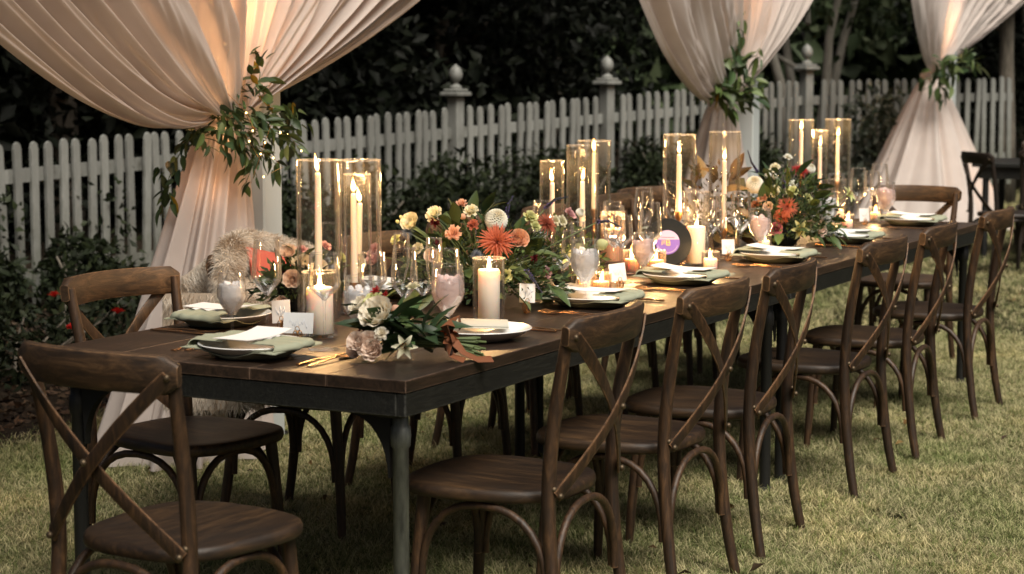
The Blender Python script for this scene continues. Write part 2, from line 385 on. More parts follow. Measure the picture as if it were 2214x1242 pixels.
# dead leaves and bark mulch lying on the bed
n = 9000; th = np.random.rand(n); x = -1 + 10 * np.random.rand(n); y = 3.15 + 2.6 * np.random.rand(n) ** 1.4
z = np.array([.02 + rise(a, b_) for a, b_ in zip(x, y)]) + .02 * np.random.rand(n)
D = rdir(n); D[:, 2] *= .3
base = np.array([(.04, .026, .016), (.075, .05, .03), (.025, .017, .012), (.1, .062, .04)])[np.random.randint(0, 4, n)]
V, F, C = leaf_cloud(np.stack([x, y, z], 1), D, np.random.uniform(.03, .07, n), np.random.uniform(.015, .035, n), .2, base)
o = obj('mulch', np_mesh('mulch', V, F, C), M['foliage']); tag(o, 'dark mulch and fallen leaves covering the flower bed', 'mulch', kind='stuff')

# ------------------------------------------------------------------ grass
def tuft_mesh(seed):
    r = np.random.RandomState(seed); b = MB()
    for i in range(18):
        a = r.uniform(0, 2 * PI); L = r.uniform(.014, .038); w_ = r.uniform(.0009, .0017); lean = r.uniform(.3, 1.5); px, py = r.normal(0, .015, 2)
        d = np.array([math.cos(a), math.sin(a)]); sd = np.array([-d[1], d[0]]) * w_
        straw = r.rand() < .68; t = r.rand()
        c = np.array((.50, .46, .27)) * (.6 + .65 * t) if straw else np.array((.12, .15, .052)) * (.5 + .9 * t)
        P = []
        for k in range(4):
            s = k / 3; q = lean * s; h = L * s * math.cos(q * .8); o_ = L * s * math.sin(q) + L * .15 * s * s
            w2 = 1 - .8 * s
            e = np.array([px, py]) + d * o_ + np.array([-d[1], d[0]]) * L * .25 * s * s * math.sin(seed + i)
            P += [(e[0] - sd[0] * w2, e[1] - sd[1] * w2, h), (e[0] + sd[0] * w2, e[1] + sd[1] * w2, h)]
        b.add(P, [(0, 1, 3, 2), (2, 3, 5, 4), (4, 5, 7, 6)], [tuple(c * .22)] * 2 + [tuple(c * .75)] * 2 + [tuple(c * 1.08)] * 4)  # shade between blades put into the colour: dark roots, brighter tips
    return b.mesh('grass_tuft', 0, True)
tufts = []
for k in range(4):
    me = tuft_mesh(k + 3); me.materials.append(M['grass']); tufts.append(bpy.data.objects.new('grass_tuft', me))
cx, cyy = -3.79, -2.26
def grass_pts(n, d0, d1, pw, yr):
    u = np.random.rand(n); d = (d0 ** pw + u * (d1 ** pw - d0 ** pw)) ** (1 / pw); a = np.radians(np.random.uniform(8, 47, n))
    x = cx + d * np.cos(a); y = cyy + d * np.sin(a)
    lim = np.where(x < 4, 3.1 + .12 * np.sin(x * 2.1) + .1 * np.random.randn(n), 3.1 + np.minimum(1.1, (x - 3) * .3) + .12 * np.random.randn(n))
    k = y < lim; return np.stack([x, y, np.zeros(n)], 1)[k]
pts = np.concatenate([grass_pts(95000, 3.4, 11, 1.3, 0), grass_pts(60000, 8, 30, 1.3, 0)])
me = bpy.data.meshes.new('grass'); me.vertices.add(len(pts)); me.vertices.foreach_set('co', pts.astype(np.float32).ravel())
dd = np.linalg.norm(pts[:, :2] - np.array([cx, cyy]), axis=1)
for nm, ty, arr in (('rz', 'FLOAT', np.random.uniform(0, 6.28, len(pts))), ('sc', 'FLOAT', np.random.uniform(.7, 1.25, len(pts)) * np.clip(dd / 9, 1, 2.0)), ('ix', 'INT', np.random.randint(0, 4, len(pts)))):
    at = me.attributes.new(nm, ty, 'POINT'); at.data.foreach_set('value', arr.astype(np.float32 if ty == 'FLOAT' else np.int32))
grass = bpy.data.objects.new('grass', me); COL.objects.link(grass); tag(grass, 'short dry straw and green lawn grass around the table', 'grass', kind='stuff')
ng = bpy.data.node_groups.new('scatter', 'GeometryNodeTree'); ng.interface.new_socket('Geometry', in_out='INPUT', socket_type='NodeSocketGeometry'); ng.interface.new_socket('Geometry', in_out='OUTPUT', socket_type='NodeSocketGeometry')
gi = ng.nodes.new('NodeGroupInput'); go = ng.nodes.new('NodeGroupOutput'); ip = ng.nodes.new('GeometryNodeInstanceOnPoints'); gti = ng.nodes.new('GeometryNodeGeometryToInstance')
for t_ in reversed(tufts):
    oi = ng.nodes.new('GeometryNodeObjectInfo'); oi.inputs['Object'].default_value = t_; ng.links.new(oi.outputs['Geometry'], gti.inputs[0])
def named(nm, ty):
    q = ng.nodes.new('GeometryNodeInputNamedAttribute'); q.data_type = ty; q.inputs['Name'].default_value = nm; return q.outputs['Attribute']
cr = ng.nodes.new('ShaderNodeCombineXYZ'); ng.links.new(named('rz', 'FLOAT'), cr.inputs[2]); er = ng.nodes.new('FunctionNodeEulerToRotation'); ng.links.new(cr.outputs[0], er.inputs[0])
ng.links.new(gi.outputs[0], ip.inputs['Points']); ng.links.new(gti.outputs[0], ip.inputs['Instance']); ip.inputs['Pick Instance'].default_value = True
ng.links.new(named('ix', 'INT'), ip.inputs['Instance Index']); ng.links.new(er.outputs[0], ip.inputs['Rotation']); ng.links.new(named('sc', 'FLOAT'), ip.inputs['Scale']); ng.links.new(ip.outputs[0], go.inputs[0])
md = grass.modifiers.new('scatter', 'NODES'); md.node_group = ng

n = 170; d_ = 3.8 + 12 * np.random.rand(n) ** 1.5; a_ = np.radians(np.random.uniform(9, 44, n)); P_ = np.stack([cx + d_ * np.cos(a_), cyy + d_ * np.sin(a_), np.full(n, .028)], 1); P_ = P_[P_[:, 1] < 3.0]; n = len(P_)
D_ = rdir(n); D_[:, 2] *= .25; L_ = np.random.uniform(.025, .055, n); C_ = np.array([(.10, .055, .025), (.16, .09, .035), (.06, .04, .025), (.2, .13, .05)])[np.random.randint(0, 4, n)]
V, F, C = leaf_cloud(P_, D_, L_, L_ * .5, .25, C_); o = obj('fallen_leaves', np_mesh('fallen_leaves', V, F, C), M['foliage']); tag(o, 'few brown fallen leaves scattered on the lawn', 'leaves', kind='stuff')
# ------------------------------------------------------------------ picket fence
FP = [(4.2, 6.0, 1.0), (5.26, 5.93, 1.03), (7.8, 5.70, 1.105), (9.97, 5.46, 1.17), (11.99, 5.05, 1.25), (14.67, 4.12, 1.38), (16.9, 2.6, 1.40)]
fence = thing('picket_fence', 'white picket fence with ball topped posts behind the draped columns', 'fence', (FP[0][0], FP[0][1], 0))
fo = Vector(fence.location)
pk = MB(); pts_ = []
H = 1.12
prof = [(-.029, 0), (.029, 0), (.029, H - .045), (.02, H - .013), (0, H), (-.02, H - .013), (-.029, H - .045)]
for sgn in (-1, 1): pts_ += [(x_, sgn * .011, z_) for x_, z_ in prof]
pk.add(pts_, [tuple(range(7)), tuple(range(13, 6, -1))] + [(i, i + 7, (i + 1) % 7 + 7, (i + 1) % 7) for i in range(7)])
pkm = pk.mesh('picket', 0)
def acorn():
    b = MB(); b.bbox((-.05, -.05, 0), (.05, .05, 1.19), .006); return b
pm = acorn().mesh('fence_post', 0)
b = MB(); b.bbox((-.095, -.095, 1.19), (.095, .095, 1.225), .008); b.bbox((-.075, -.075, 1.226), (.075, .075, 1.25), .008); capm = b.mesh('post_cap', 0)
b = MB(); b.lathe([(0, 1.25), (.05, 1.25), (.052, 1.265), (.034, 1.278), (.022, 1.29), (.022, 1.302), (.038, 1.312), (.054, 1.342), (.057, 1.37), (.047, 1.405), (.028, 1.428), (.014, 1.436), (.009, 1.446), (0, 1.45)], 14); finm = b.mesh('finial', 50)
for i in range(len(FP) - 1):
    a, c = Vector(FP[i]), Vector(FP[i + 1]); L = (c.xy - a.xy).length; an = math.atan2(c.y - a.y, c.x - a.x); nn = int(L / .116)
    for k in range(nn):
        t = (k + .6) / nn; p = a.lerp(c, t); sc = 1.0
        if (i in (3, 4, 5) and abs(t * L) < .09) or (i + 1 in (3, 4, 5) and abs(L - t * L) < .09): continue
        q = obj('picket', pkm, M['white_paint'], fence, (p.x - fo.x, p.y - fo.y, p.z - H + U(-.012, .008)), (U(-.02, .02), U(-.022, .022), an + U(-.04, .04)))
    for rz_ in (.30, .93):
        b = MB(); nrm = Vector((-math.sin(an), math.cos(an), 0)) * .032
        V = []
        for p in (a, c):
            for dy in (-.018, .018):
                for dz in (0, .085): V.append((p.x + nrm.x * (1 + dy / .032) - fo.x, p.y + nrm.y * (1 + dy / .032) - fo.y, p.z - 1.12 + rz_ + dz - .06))
        b.add(V, [(0, 1, 3, 2), (4, 6, 7, 5), (0, 4, 5, 1), (2, 3, 7, 6), (1, 5, 7, 3), (0, 2, 6, 4)])
        obj('rail', b.mesh('rail', 0), M['white_paint'], fence)
for i in (3, 4, 5):
    p = FP[i]; an = math.atan2(FP[i + 1][1] - FP[i - 1][1], FP[i + 1][0] - FP[i - 1][0])
    po = obj('post', pm, M['white_paint'], fence, (p[0] - fo.x, p[1] - fo.y, p[2] - 1.10), (0, 0, an))
    obj('cap', capm, M['white_paint'], po); obj('finial', finm, M['white_paint'], po)

# ------------------------------------------------------------------ tent frame: columns, beam
def beam_y(x): return 2.10 + .0395 * (x - 2.43)
CLM = [(2.52, 2.17), (8.34, 2.34), (14.34, 2.62)]
b = MB(); b.bbox((-.066, -.066, .012), (.066, .066, 2.9), .006); cm_ = b.mesh('column_shaft', 0)
b = MB(); b.bbox((-.085, -.085, 0), (.085, .085, .012), .002); bp_ = b.mesh('base_plate', 0)
bolt = MB(); bolt.lathe([(0, .022), (.012, .02), (.014, .012), (.014, 0)], 8); boltm = bolt.mesh('bolt', 40)
clab = ['white square column behind the nearest drape', 'white square column behind the middle drape', 'white square column hidden behind the farthest drape']
for (x_, y_), lb in zip(CLM, clab):
    t = thing('tent_column', lb, 'column', (x_, y_, 0), math.radians(2), 'white columns carrying the drapes')
    obj('shaft', cm_, M['column_paint'], t); obj('base_plate', bp_, M['black_iron'], t)
    for sx in (-1, 1):
        for sy in (-1, 1): obj('bolt', boltm, M['black_iron'], t, (sx * .073, sy * .073, .012))
b = MB(); b.bbox((-8, -.06, 2.9), (14, .06, 3.05), .008)
bo = obj('tent_beam', b.mesh('tent_beam', 0), M['column_paint'], None, (2.43, 2.10, 0), (0, 0, math.atan(.0395))); tag(bo, 'white overhead beam the drapes hang from, above the columns', 'beam')

# ------------------------------------------------------------------ drapes
from mathutils import noise as mnoise
def bez(a, b_, c, t): return a * (1 - t) ** 2 + b_ * 2 * t * (1 - t) + c * t * t
def drape(label, K, L0, L1, R0, R1, seed, foot, fr, top_r=.1, neck=.105, folds=17, left_end_dz=-.03):
    K = Vector(K); L0, L1, R0, R1 = map(Vector, (L0, L1, R0, R1)); C1 = Vector((K.x + .03, K.y - .24, K.z + .8))
    t_ = thing('drape', label, 'drape', (K.x, K.y, 0), 0, 'gathered voile drapes on the columns'); off = Vector((K.x, K.y, 0))
    nu, nv = 460, 44
    def upper(u, v):
        s = u; p0 = L0.lerp(R0, s)
        if s < .5: p1 = L1.lerp(C1, (s * 2) ** 1.25)
        else: p1 = C1.lerp(R1, ((s - .5) * 2) ** .8)
        an = (s - .5) * 2.6
        p2 = Vector((K.x + top_r * math.sin(an), K.y - top_r * .8 * math.cos(an), K.z + left_end_dz * (1 - s) + .02 * math.sin(s * 40 + seed)))
        p = bez(p0, p1, p2, v)
        amp = (.075 * (1 - v) ** .7 + .011) * (.55 + .8 * abs(mnoise.noise((s * 6, seed, 0))))
        ph = 2 * PI * (folds * s + 1.3 * mnoise.noise((s * 5, v * 1.1, seed)) + .25 * mnoise.noise((s * 12, v * 3, seed + 5)))
        f1 = math.sin(ph); f1 = math.copysign(abs(f1) ** .75, f1); f2 = .35 * math.sin(ph * 2.37 + 1 + 3 * mnoise.noise((s * 9, v * 2, seed + 9)))
        d = amp * (f1 + f2) + (.006 + .011 * (1 - v)) * math.sin(2 * PI * (s * 62 + 2.2 * mnoise.noise((s * 14, v * 1.5, seed + 3)))) * (.4 + mnoise.noise((s * 20, v * 4, seed + 7)))
        edge = min(1, s / .02, (1 - s) / .02)
        return (p.x + .25 * d * math.cos(ph * .5) - off.x, p.y - d * edge - off.y, p.z + .12 * d * edge)
    g_ = MB(); g_.grid(upper, nu, nv); obj('upper_panel', g_.mesh('upper_panel', 180), M['voile'], t_)
    # tie: folded cloth band
    def tie(u, v):
        a = 2 * PI * u; r = neck * (1 + .05 * math.sin(a * 3 + v * 7) + .03 * math.sin(v * 25 + a)); zz = K.z - .035 - .085 * v
        r *= 1 + .12 * math.cos((v - .5) * PI) ** 2 - .05
        return (r * math.cos(a), r * .85 * math.sin(a), zz + .012 * math.sin(a * 2 + seed))
    g_ = MB(); g_.grid(tie, 40, 10); obj('tie_band', g_.mesh('tie_band', 180), M['voile'], t_)
    Fx, Fy = foot
    def skirt(u, v):
        a = 2 * PI * u + seed; rr = v ** .92
        fl = 1 + .18 * math.sin(v * PI) * -0.4
        rx = neck * .9 + (fr[0] - neck * .9) * rr * fl; ry = neck * .75 + (fr[1] - neck * .75) * rr * fl
        ph = a * 11 + 2.2 * mnoise.noise((math.cos(a) * 1.6, math.sin(a) * 1.6, v * .8 + seed)) ; m = (.01 + .055 * rr) * (math.sin(ph) + .45 * math.sin(ph * 1.9 + 1 + v))
        c, s_ = math.cos(a), math.sin(a)
        z_ = (K.z - .1) * (1 - v) + .012 * v + .01 * v * math.sin(ph)
        return ((rx + m) * c + Fx * v, (ry + m) * s_ + Fy * v, max(.006, z_))
    g_ = MB(); g_.grid(skirt, 300, 30); obj('skirt', g_.mesh('skirt', 180), M['voile'], t_)
    return t_
drape('large blush voile drape tied at the column nearest the camera', (2.235, 2.14, 1.33), (-.9, 1.92, 2.9), (1.15, 1.92, .97), (5.3, 2.02, 2.9), (3.6, 1.78, 1.74), 1.7, (-.11, .10), (.325, .25))
drape('blush voile drape tied at the middle column beyond the table', (7.78, 2.30, 1.34), (5.2, 2.1, 2.9), (6.45, 2.05, 1.10), (9.7, 2.1, 2.9), (8.5, 1.95, 1.6), 4.2, (.0, .05), (.40, .3), folds=15)
drape('grey blush voile drape tied at the farthest column', (13.9, 2.66, 1.49), (12.0, 2.45, 2.9), (12.9, 2.5, 1.45), (20.5, 2.7, 2.9), (16.2, 2.5, 1.95), 8.8, (.05, 0), (1.05, .7), folds=14)

# warm fairy light strands wound round the columns inside the drapes
def strand(label, pts, nb, power, group='fairy light strands'):
    c0 = Vector(pts[0]); t_ = thing('fairy_lights', label, 'string lights', tuple(c0), 0, group)
    P = [Vector(p) - c0 for p in pts]; b_ = MB(); b_.tube(P, .0012, 5); obj('wire', b_.mesh('wire', 0), M['brass'], t_)
    bm_ = MB(); bm_.lathe([(0, .004), (.0024, .0025), (.003, 0), (.0024, -.0025), (0, -.004)], 8); me_ = bm_.mesh('bulb', 180)
    n_ = len(P)
    for k in range(nb):
        s = k / max(1, nb - 1) * (n_ - 1.001); i = int(s); p = P[i].lerp(P[min(i + 1, n_ - 1)], s - i)
        obj('bulb', me_, M['bulb'], t_, p)
    return t_
def lamp(parent, loc, power, size=.05, color=(1, .5, .22)):
    l = bpy.data.lights.new('glow', 'POINT'); l.energy = power; l.shadow_soft_size = size; l.color = color
    o_ = bpy.data.objects.new('glow', l); COL.objects.link(o_); o_.location = loc
    if parent: o_.parent = parent
    return o_
def coil(cx_, cy_, r, z0, z1, turns, n_=60): return [(cx_ + r * math.cos(2 * PI * turns * k / n_), cy_ + r * math.sin(2 * PI * turns * k / n_), z0 + (z1 - z0) * k / n_) for k in range(n_ + 1)]
st = strand('fairy lights wound up the nearest column inside its drape', coil(2.235, 2.14, .035, 1.2, 2.3, 9), 22, 1)
lamp(st, (-.10, .0, -.18), .18, .02); lamp(st, (.0, .0, .8), 4, .03); lamp(st, (.0, -.03, .5), 2., .03); lamp(st, (-.03, .0, .3), .5, .03)
st = strand('fairy lights wound up the middle column inside its drape', coil(7.78, 2.3, .03, 1.0, 2.2, 6), 20, 1)
lamp(st, (.05, 0, .9), 1.6, .05)
st = strand('fairy lights wound up the farthest column inside its drape', coil(13.9, 2.66, .03, .4, 2.2, 6), 20, 1)
lamp(st, (.05, 0, 1.5), 4, .05); lamp(st, (.25, -.35, -.05), 2, .05)

# ------------------------------------------------------------------ greenery garlands
def leaf_mesh(L=1.0, wd=.36, curl=.25, c0=(1, 1, 1), c1=(1.25, 1.25, 1.1), n_=5):
    b_ = MB(); V = []; F = []; C = []
    for i in range(n_ + 1):
        s = i / n_; w_ = wd * .5 * math.sin(PI * min(1, s * .96 + .04) ** .85) ** .9 if i < n_ else .004
        if i == 0: w_ = .02
        x_ = L * s; z_ = -curl * s * s * L
        V += [(x_, -w_, z_ + w_ * .35), (x_, 0, z_), (x_, w_, z_ + w_ * .35)]; C += [c0, c1, c0]
    for i in range(n_):
        for j in range(2): F.append((i * 3 + j, i * 3 + 3 + j, i * 3 + 4 + j, i * 3 + 1 + j))
    b_.add(V, F, C); return b_.mesh('leaf', 180, True)
LEAVES = [leaf_mesh(1, .42, .2), leaf_mesh(1, .34, .45), leaf_mesh(1, .5, .1), leaf_mesh(1, .26, .3)]
GREENS = [(.055, .085, .03), (.04, .07, .028), (.075, .11, .035), (.03, .055, .025), (.09, .12, .045)]
def put_leaf(parent, p, d, L, col, shape=None, name='leaf', roll=None):
    d = Vector(d).normalized(); q = d.to_track_quat('X', 'Z')
    e = (q @ Euler((U(-1, 1) if roll is None else roll, 0, 0)).to_quaternion()).to_euler()
    return obj(name, LEAVES[random.randrange(4) if shape is None else shape], M['leaf'], parent, p, e, L, col)
def garland(label, vines, leafL, step, yellow=0.0, jit=.02, group='greenery garlands on the drapes'):
    c0 = Vector(vines[0][0]); t_ = thing('greenery_garland', label, 'garland', tuple(c0), 0, group)
    for vn in vines:
        P = [Vector(p) - c0 for p in vn]
        # smooth
        Q = []
        for i in range(len(P) - 1):
            a = P[max(i - 1, 0)]; b_ = P[i]; c = P[i + 1]; d = P[min(i + 2, len(P) - 1)]
            for k in range(6):
                s = k / 6; Q.append(.5 * ((2 * b_) + (c - a) * s + (2 * a - 5 * b_ + 4 * c - d) * s * s + (3 * b_ - a - 3 * c + d) * s ** 3))
        Q.append(P[-1]); b2 = MB(); b2.tube(Q, [.0028 - .0016 * i / len(Q) for i in range(len(Q))], 5); obj('vine', b2.mesh('vine', 180), M['stem'], t_)
        acc = 0; sd = 1
        for i in range(1, len(Q)):
            seg = (Q[i] - Q[i - 1]); acc += seg.length
            while acc > step:
                acc -= step; sd = -sd
                tdir = seg.normalized(); side = Vector((U(-.6, .6), U(-1, .1), U(-.6, .6))); side = (side - tdir * side.dot(tdir)).normalized()
                d = tdir * U(.3, 1) + side * sd * U(.5, 1.1) + Vector((0, 0, -.35))
                p = Q[i] + Vector((U(-jit, jit), U(-jit, jit), U(-jit, jit)))
                c = random.choice(GREENS)
                if rnd() < yellow: c = (.42, .25, .03)
                put_leaf(t_, p, d, leafL * U(.6, 1.15), c)
    return t_
V1 = [[(2.212, 2.211, 1.473), (2.199, 2.107, 1.387), (2.183, 2.012, 1.319), (2.214, 1.95, 1.302), (2.298, 1.904, 1.326), (2.367, 1.867, 1.273)], [(2.165, 2.148, 1.283), (2.095, 2.161, 1.233), (2.064, 2.203, 1.164), (2.035, 2.236, 1.07), (2.029, 2.267, 0.974)], [(2.151, 2.073, 1.319), (2.134, 1.978, 1.235), (2.148, 1.931, 1.15), (2.126, 1.951, 1.056)], [(2.215, 2.076, 1.387), (2.228, 1.99, 1.396), (2.246, 1.966, 1.447), (2.272, 1.996, 1.508)], [(2.14, 2.087, 1.285), (2.151, 1.949, 1.252), (2.239, 1.885, 1.233), (2.307, 1.849, 1.171)], [(2.209, 2.2, 1.404), (2.145, 2.09, 1.336), (2.121, 2.011, 1.269)], [(2.118, 2.221, 1.214), (2.076, 2.084, 1.218), (2.113, 2.006, 1.184)], [(2.183, 2.012, 1.319), (2.222, 1.925, 1.267), (2.287, 1.918, 1.301), (2.29, 1.896, 1.231)], [(2.095, 2.055, 1.243), (2.13, 1.977, 1.201), (2.185, 1.932, 1.182), (2.227, 1.879, 1.113)]]
V2 = [[(7.703, 2.118, 1.842), (7.602, 2.159, 1.661), (7.493, 2.221, 1.504), (7.452, 2.264, 1.362)], [(7.721, 2.026, 1.605), (7.613, 2.1, 1.504), (7.494, 2.189, 1.376)], [(7.45, 2.279, 1.405), (7.457, 2.144, 1.349), (7.647, 2.004, 1.376)], [(7.459, 2.252, 1.362), (7.465, 2.116, 1.292), (7.565, 2.033, 1.291)], [(7.616, 2.15, 1.732), (7.517, 2.201, 1.618), (7.481, 2.231, 1.447)]]
V3 = [[(13.753, 2.235, 1.665), (13.566, 2.351, 1.561), (13.435, 2.458, 1.417)], [(13.443, 2.567, 1.479), (13.438, 2.437, 1.355), (13.434, 2.411, 1.212)], [(13.468, 2.533, 1.54), (13.498, 2.351, 1.479), (13.76, 2.192, 1.541)], [(13.441, 2.461, 1.479), (13.419, 2.578, 1.335)]]
garland('leafy vine garland with yellow leaves and fairy lights at the nearest drape knot', V1, .068, .0075, .035, .034)
garland('leafy spray rising from the knot of the middle drape', V2, .125, .0105, .02, .05)
garland('dark leafy spray at the knot of the farthest drape', V3, .14, .018, 0, .07)
g1 = [V1[0][1], V1[0][2], V1[4][1], V1[2][1], V1[2][2], V1[8][2], V1[8][3], V1[2][3], V1[7][1], V1[4][2], V1[7][3], V1[4][3]]
st = strand('tiny warm fairy lights threaded through the garland on the nearest drape', [(p[0] - .04, p[1] - .05, p[2]) for p in g1], 11, 1)
lamp(st, (-.02, .0, -.15), .25, .04)
# ------------------------------------------------------------------ trees, shrubs, far wood
def cloud(n, blobs, size, cols, out=.6):
    P = []; Dd = []
    wts = np.array([b_[3] ** 2 for b_ in blobs]); wts /= wts.sum(); idx = np.random.choice(len(blobs), n, p=wts)
    B = np.array([(b_[0], b_[1], b_[2], b_[3], b_[3] * (b_[4] if len(b_) > 4 else 1)) for b_ in blobs])[idx]
    d = rdir(n); r = np.random.rand(n) ** .45
    P = B[:, :3] + d * r[:, None] * np.stack([B[:, 3], B[:, 3], B[:, 4]], 1)
    D_ = d * out + rdir(n) * .8 + np.array([0, 0, -.25])
    C = np.array(cols)[np.random.randint(0, len(cols), n)] * np.random.uniform(.6, 1.3, (n, 1))
    L = np.random.uniform(size * .6, size * 1.3, n)
    V, F, C = leaf_cloud(P, D_, L, L * np.random.uniform(.35, .6, n), .2, C)
    k = V[:, 2] < .01; V[k, 2] = .01 + .02 * np.random.rand(k.sum())
    return V, F, C
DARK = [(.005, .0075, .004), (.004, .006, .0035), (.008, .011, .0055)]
def tree_proto(seed, h, r, n, size, cols, trunk_r=.14, low=.4, barkm='bark', stems=1):
    np.random.seed(seed); random.seed(seed)
    blobs = []
    for k in range(46):
        z_ = low + (h - low) * rnd() ** .8; s_ = (z_ - low) / (h - low); e = (.62 + 1.0 * s_) if s_ < .55 else 1.17 * (1 - .6 * ((s_ - .55) / .45) ** 2); a = U(0, 2 * PI); q = r * e * rnd() ** .5
        blobs.append((q * math.cos(a), q * math.sin(a), z_, r * U(.26, .46), .8))
    V, F, C = cloud(n, blobs, size, cols)
    crown = np_mesh('crown', V, F, C)
    b_ = MB()
    for s in range(stems):
        a = 2 * PI * s / stems + .4; sp = 0 if stems == 1 else .12
        pts_ = [(sp * math.cos(a) * (1 + k * 1.2), sp * math.sin(a) * (1 + k * 1.2) + .04 * math.sin(k * 2 + s), h * .75 * k / 6) for k in range(7)]
        b_.tube(pts_, [trunk_r * (1.25 if k == 0 else 1) * (1 - .13 * k) for k in range(7)], 9)
    for k in range(9):
        a = U(0, 2 * PI); z_ = h * U(.25, .7); b_.tube([(0, 0, z_), (r * .35 * math.cos(a), r * .35 * math.sin(a), z_ + .3), (r * .75 * math.cos(a), r * .75 * math.sin(a), z_ + .8)], [trunk_r * .45, trunk_r * .3, trunk_r * .1], 6)
    return crown, b_.mesh('trunk', 180), barkm
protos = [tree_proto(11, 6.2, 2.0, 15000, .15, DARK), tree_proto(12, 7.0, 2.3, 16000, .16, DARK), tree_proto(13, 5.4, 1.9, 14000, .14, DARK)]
def plant_tree(name, label, pr, x_, y_, rz, sc, group='dark trees behind the fence'):
    t = thing(name, label, 'tree', (x_, y_, 0), rz, group); t.scale = (sc,) * 3
    obj('crown', pr[0], M['foliage'], t); obj('trunk', pr[1], M[pr[2]], t); return t
spots = [(4.6, 8.6), (6.6, 8.7), (8.4, 8.2), (10.2, 8.3), (12.0, 8.0), (13.8, 7.8), (15.5, 8.4), (5.6, 11.0), (8.0, 11.2), (10.8, 11.0), (13.6, 11.0), (16.4, 11.4), (2.8, 8.9)]
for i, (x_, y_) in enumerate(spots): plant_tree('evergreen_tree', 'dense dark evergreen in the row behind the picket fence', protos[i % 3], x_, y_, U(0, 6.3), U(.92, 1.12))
MID = [(.05, .07, .035), (.03, .045, .02), (.09, .115, .06)]
pr_m = tree_proto(21, 5.0, 1.9, 3800, .16, [(.08, .11, .055), (.05, .075, .035), (.13, .16, .09)], .085, 1.9, 'pale_bark', 4)
plant_tree('crape_myrtle_tree', 'pale multi stemmed tree behind the fence right of the middle drape', pr_m, 19.4, 5.75, .5, 1.0, None)
plant_tree('dark_tree', 'dark leafy tree standing between the middle and farthest drapes', protos[0], 20.0, 3.2, 1.1, .8, None)
pr_k = tree_proto(31, 6.5, 2.6, 9000, .2, DARK, .2, 2.2)
for x_, y_, lb in ((24.5, 4.4, 'dark tree far behind the farthest drape'), (22.0, 10.5, 'dark tree far behind the pale multi stemmed tree'), (26, 2.4, 'distant dark tree at the lawn end behind the second table')):
    plant_tree('dark_tree', lb, pr_k, x_, y_, U(0, 6), .8, None)
pr_r = tree_proto(41, 6.5, 2.0, 3000, .16, MID, .11, 2.4)
plant_tree('slender_tree', 'slender brown trunked tree at the right edge beyond the farthest drape', pr_r, 17.6, 2.85, 2.2, 1.0, None)
# unseen tree added so its crown shades the left lawn and flower bed
pr_o = tree_proto(51, 3.2, 1.75, 5200, .16, MID, .05, .2)
t = thing('added_shade_tree', 'unseen tree added to shade the left lawn, its crown above the frame', 'tree', (-5.6, 3.0, 0))
obj('crown', pr_o[0], M['foliage'], t, (3.8, -3.0, 4.7))
b_ = MB(); b_.tube([(0, 0, 0), (.05, -.05, 1.5), (.25, -.2, 3.0), (.9, -.9, 4.6), (2.2, -1.8, 5.5), (3.8, -3.0, 6.6)], [.24, .2, .18, .15, .11, .05], 10); b_.tube([(.25, -.2, 3.0), (0, .6, 4.4), (-.3, 1.3, 6)], [.14, .1, .04], 8); obj('trunk', b_.mesh('trunk', 180), M['bark'], t)
# a distant wood closing the view
np.random.seed(5); n = 52000
a = np.radians(np.random.uniform(2, 60, n)); d = np.random.uniform(32, 37, n); z = 9 * np.random.rand(n) ** .9
P = np.stack([cx + d * np.cos(a), cyy + d * np.sin(a), z], 1)
gap = (np.sin(a * 57) + np.sin(a * 131 + 2) + .7 * np.sin(z * 2.1 + a * 40)) > 1.35; gap &= (z > 1.0) & (np.degrees(a) < 27.5); gap |= (z > 1.1) & ((np.abs(np.degrees(a) - 18.6) < 1.1) | (np.abs(np.degrees(a) - 13.7) < .35)) & (np.sin(z * 3.1 + a * 90) + np.sin(z * 1.3 - a * 211) > -.75); keep = ~gap | (np.random.rand(n) < .08)
P = P[keep]; n = len(P); C = np.array(MID)[np.random.randint(0, 3, n)] * np.random.uniform(.5, 1.2, (n, 1)); L = np.random.uniform(.35, .75, n)
V, F, C = leaf_cloud(P, rdir(n), L, L * .6, .2, C)
o = obj('distant_wood', np_mesh('distant_wood', V, F, C), M['foliage']); tag(o, 'dark wood closing the view behind the garden', 'wood', kind='stuff')

# shrubs in the bed along the fence
def shrub(label, x_, y_, r, h, n, size, cols, cat='shrub', name='shrub', group=None, seed=1):
    np.random.seed(seed); random.seed(seed)
    z0 = rise(x_, y_); t = thing(name, label, cat, (x_, y_, z0), 0, group)
    bl = []
    for k in range(16): a_ = U(0, 6.28); q = r * rnd() ** .6; bl.append((q * math.cos(a_), q * math.sin(a_) * .7, h * U(.12, .82), r * U(.25, .42), 1.1))
    V, F, C = cloud(n, bl, size, cols); obj('foliage', np_mesh('shrub_foliage', V, F, C), M['foliage'], t)
    b_ = MB()
    for k in range(6): a_ = U(0, 6.28); b_.tube([(0, 0, 0), (r * .3 * math.cos(a_), r * .3 * math.sin(a_), h * .4), (r * .6 * math.cos(a_), r * .5 * math.sin(a_), h * .75)], [.012, .009, .004], 5)
    obj('stem', b_.mesh('stem', 180), M['bark'], t); return t
SH = [(.014, .021, .009), (.022, .03, .012), (.011, .016, .007)]
def rose_flower(t, p, r, c):
    b_ = MB()
    for k in range(9):
        a_ = 2.4 * k; q = .35 + .065 * k
        b_.grid(lambda u, v: ((q * r * v) * math.cos(a_ + (u - .5) * 1.5), (q * r * v) * math.sin(a_ + (u - .5) * 1.5), r * (1.0 - .07 * k) * v * (1.2 - .5 * v)), 3, 3, c)
    obj('bloom', b_.mesh('bloom', 180, True), M['petal'], t, p, (U(-.6, .2), U(-.5, .5), U(0, 6)))
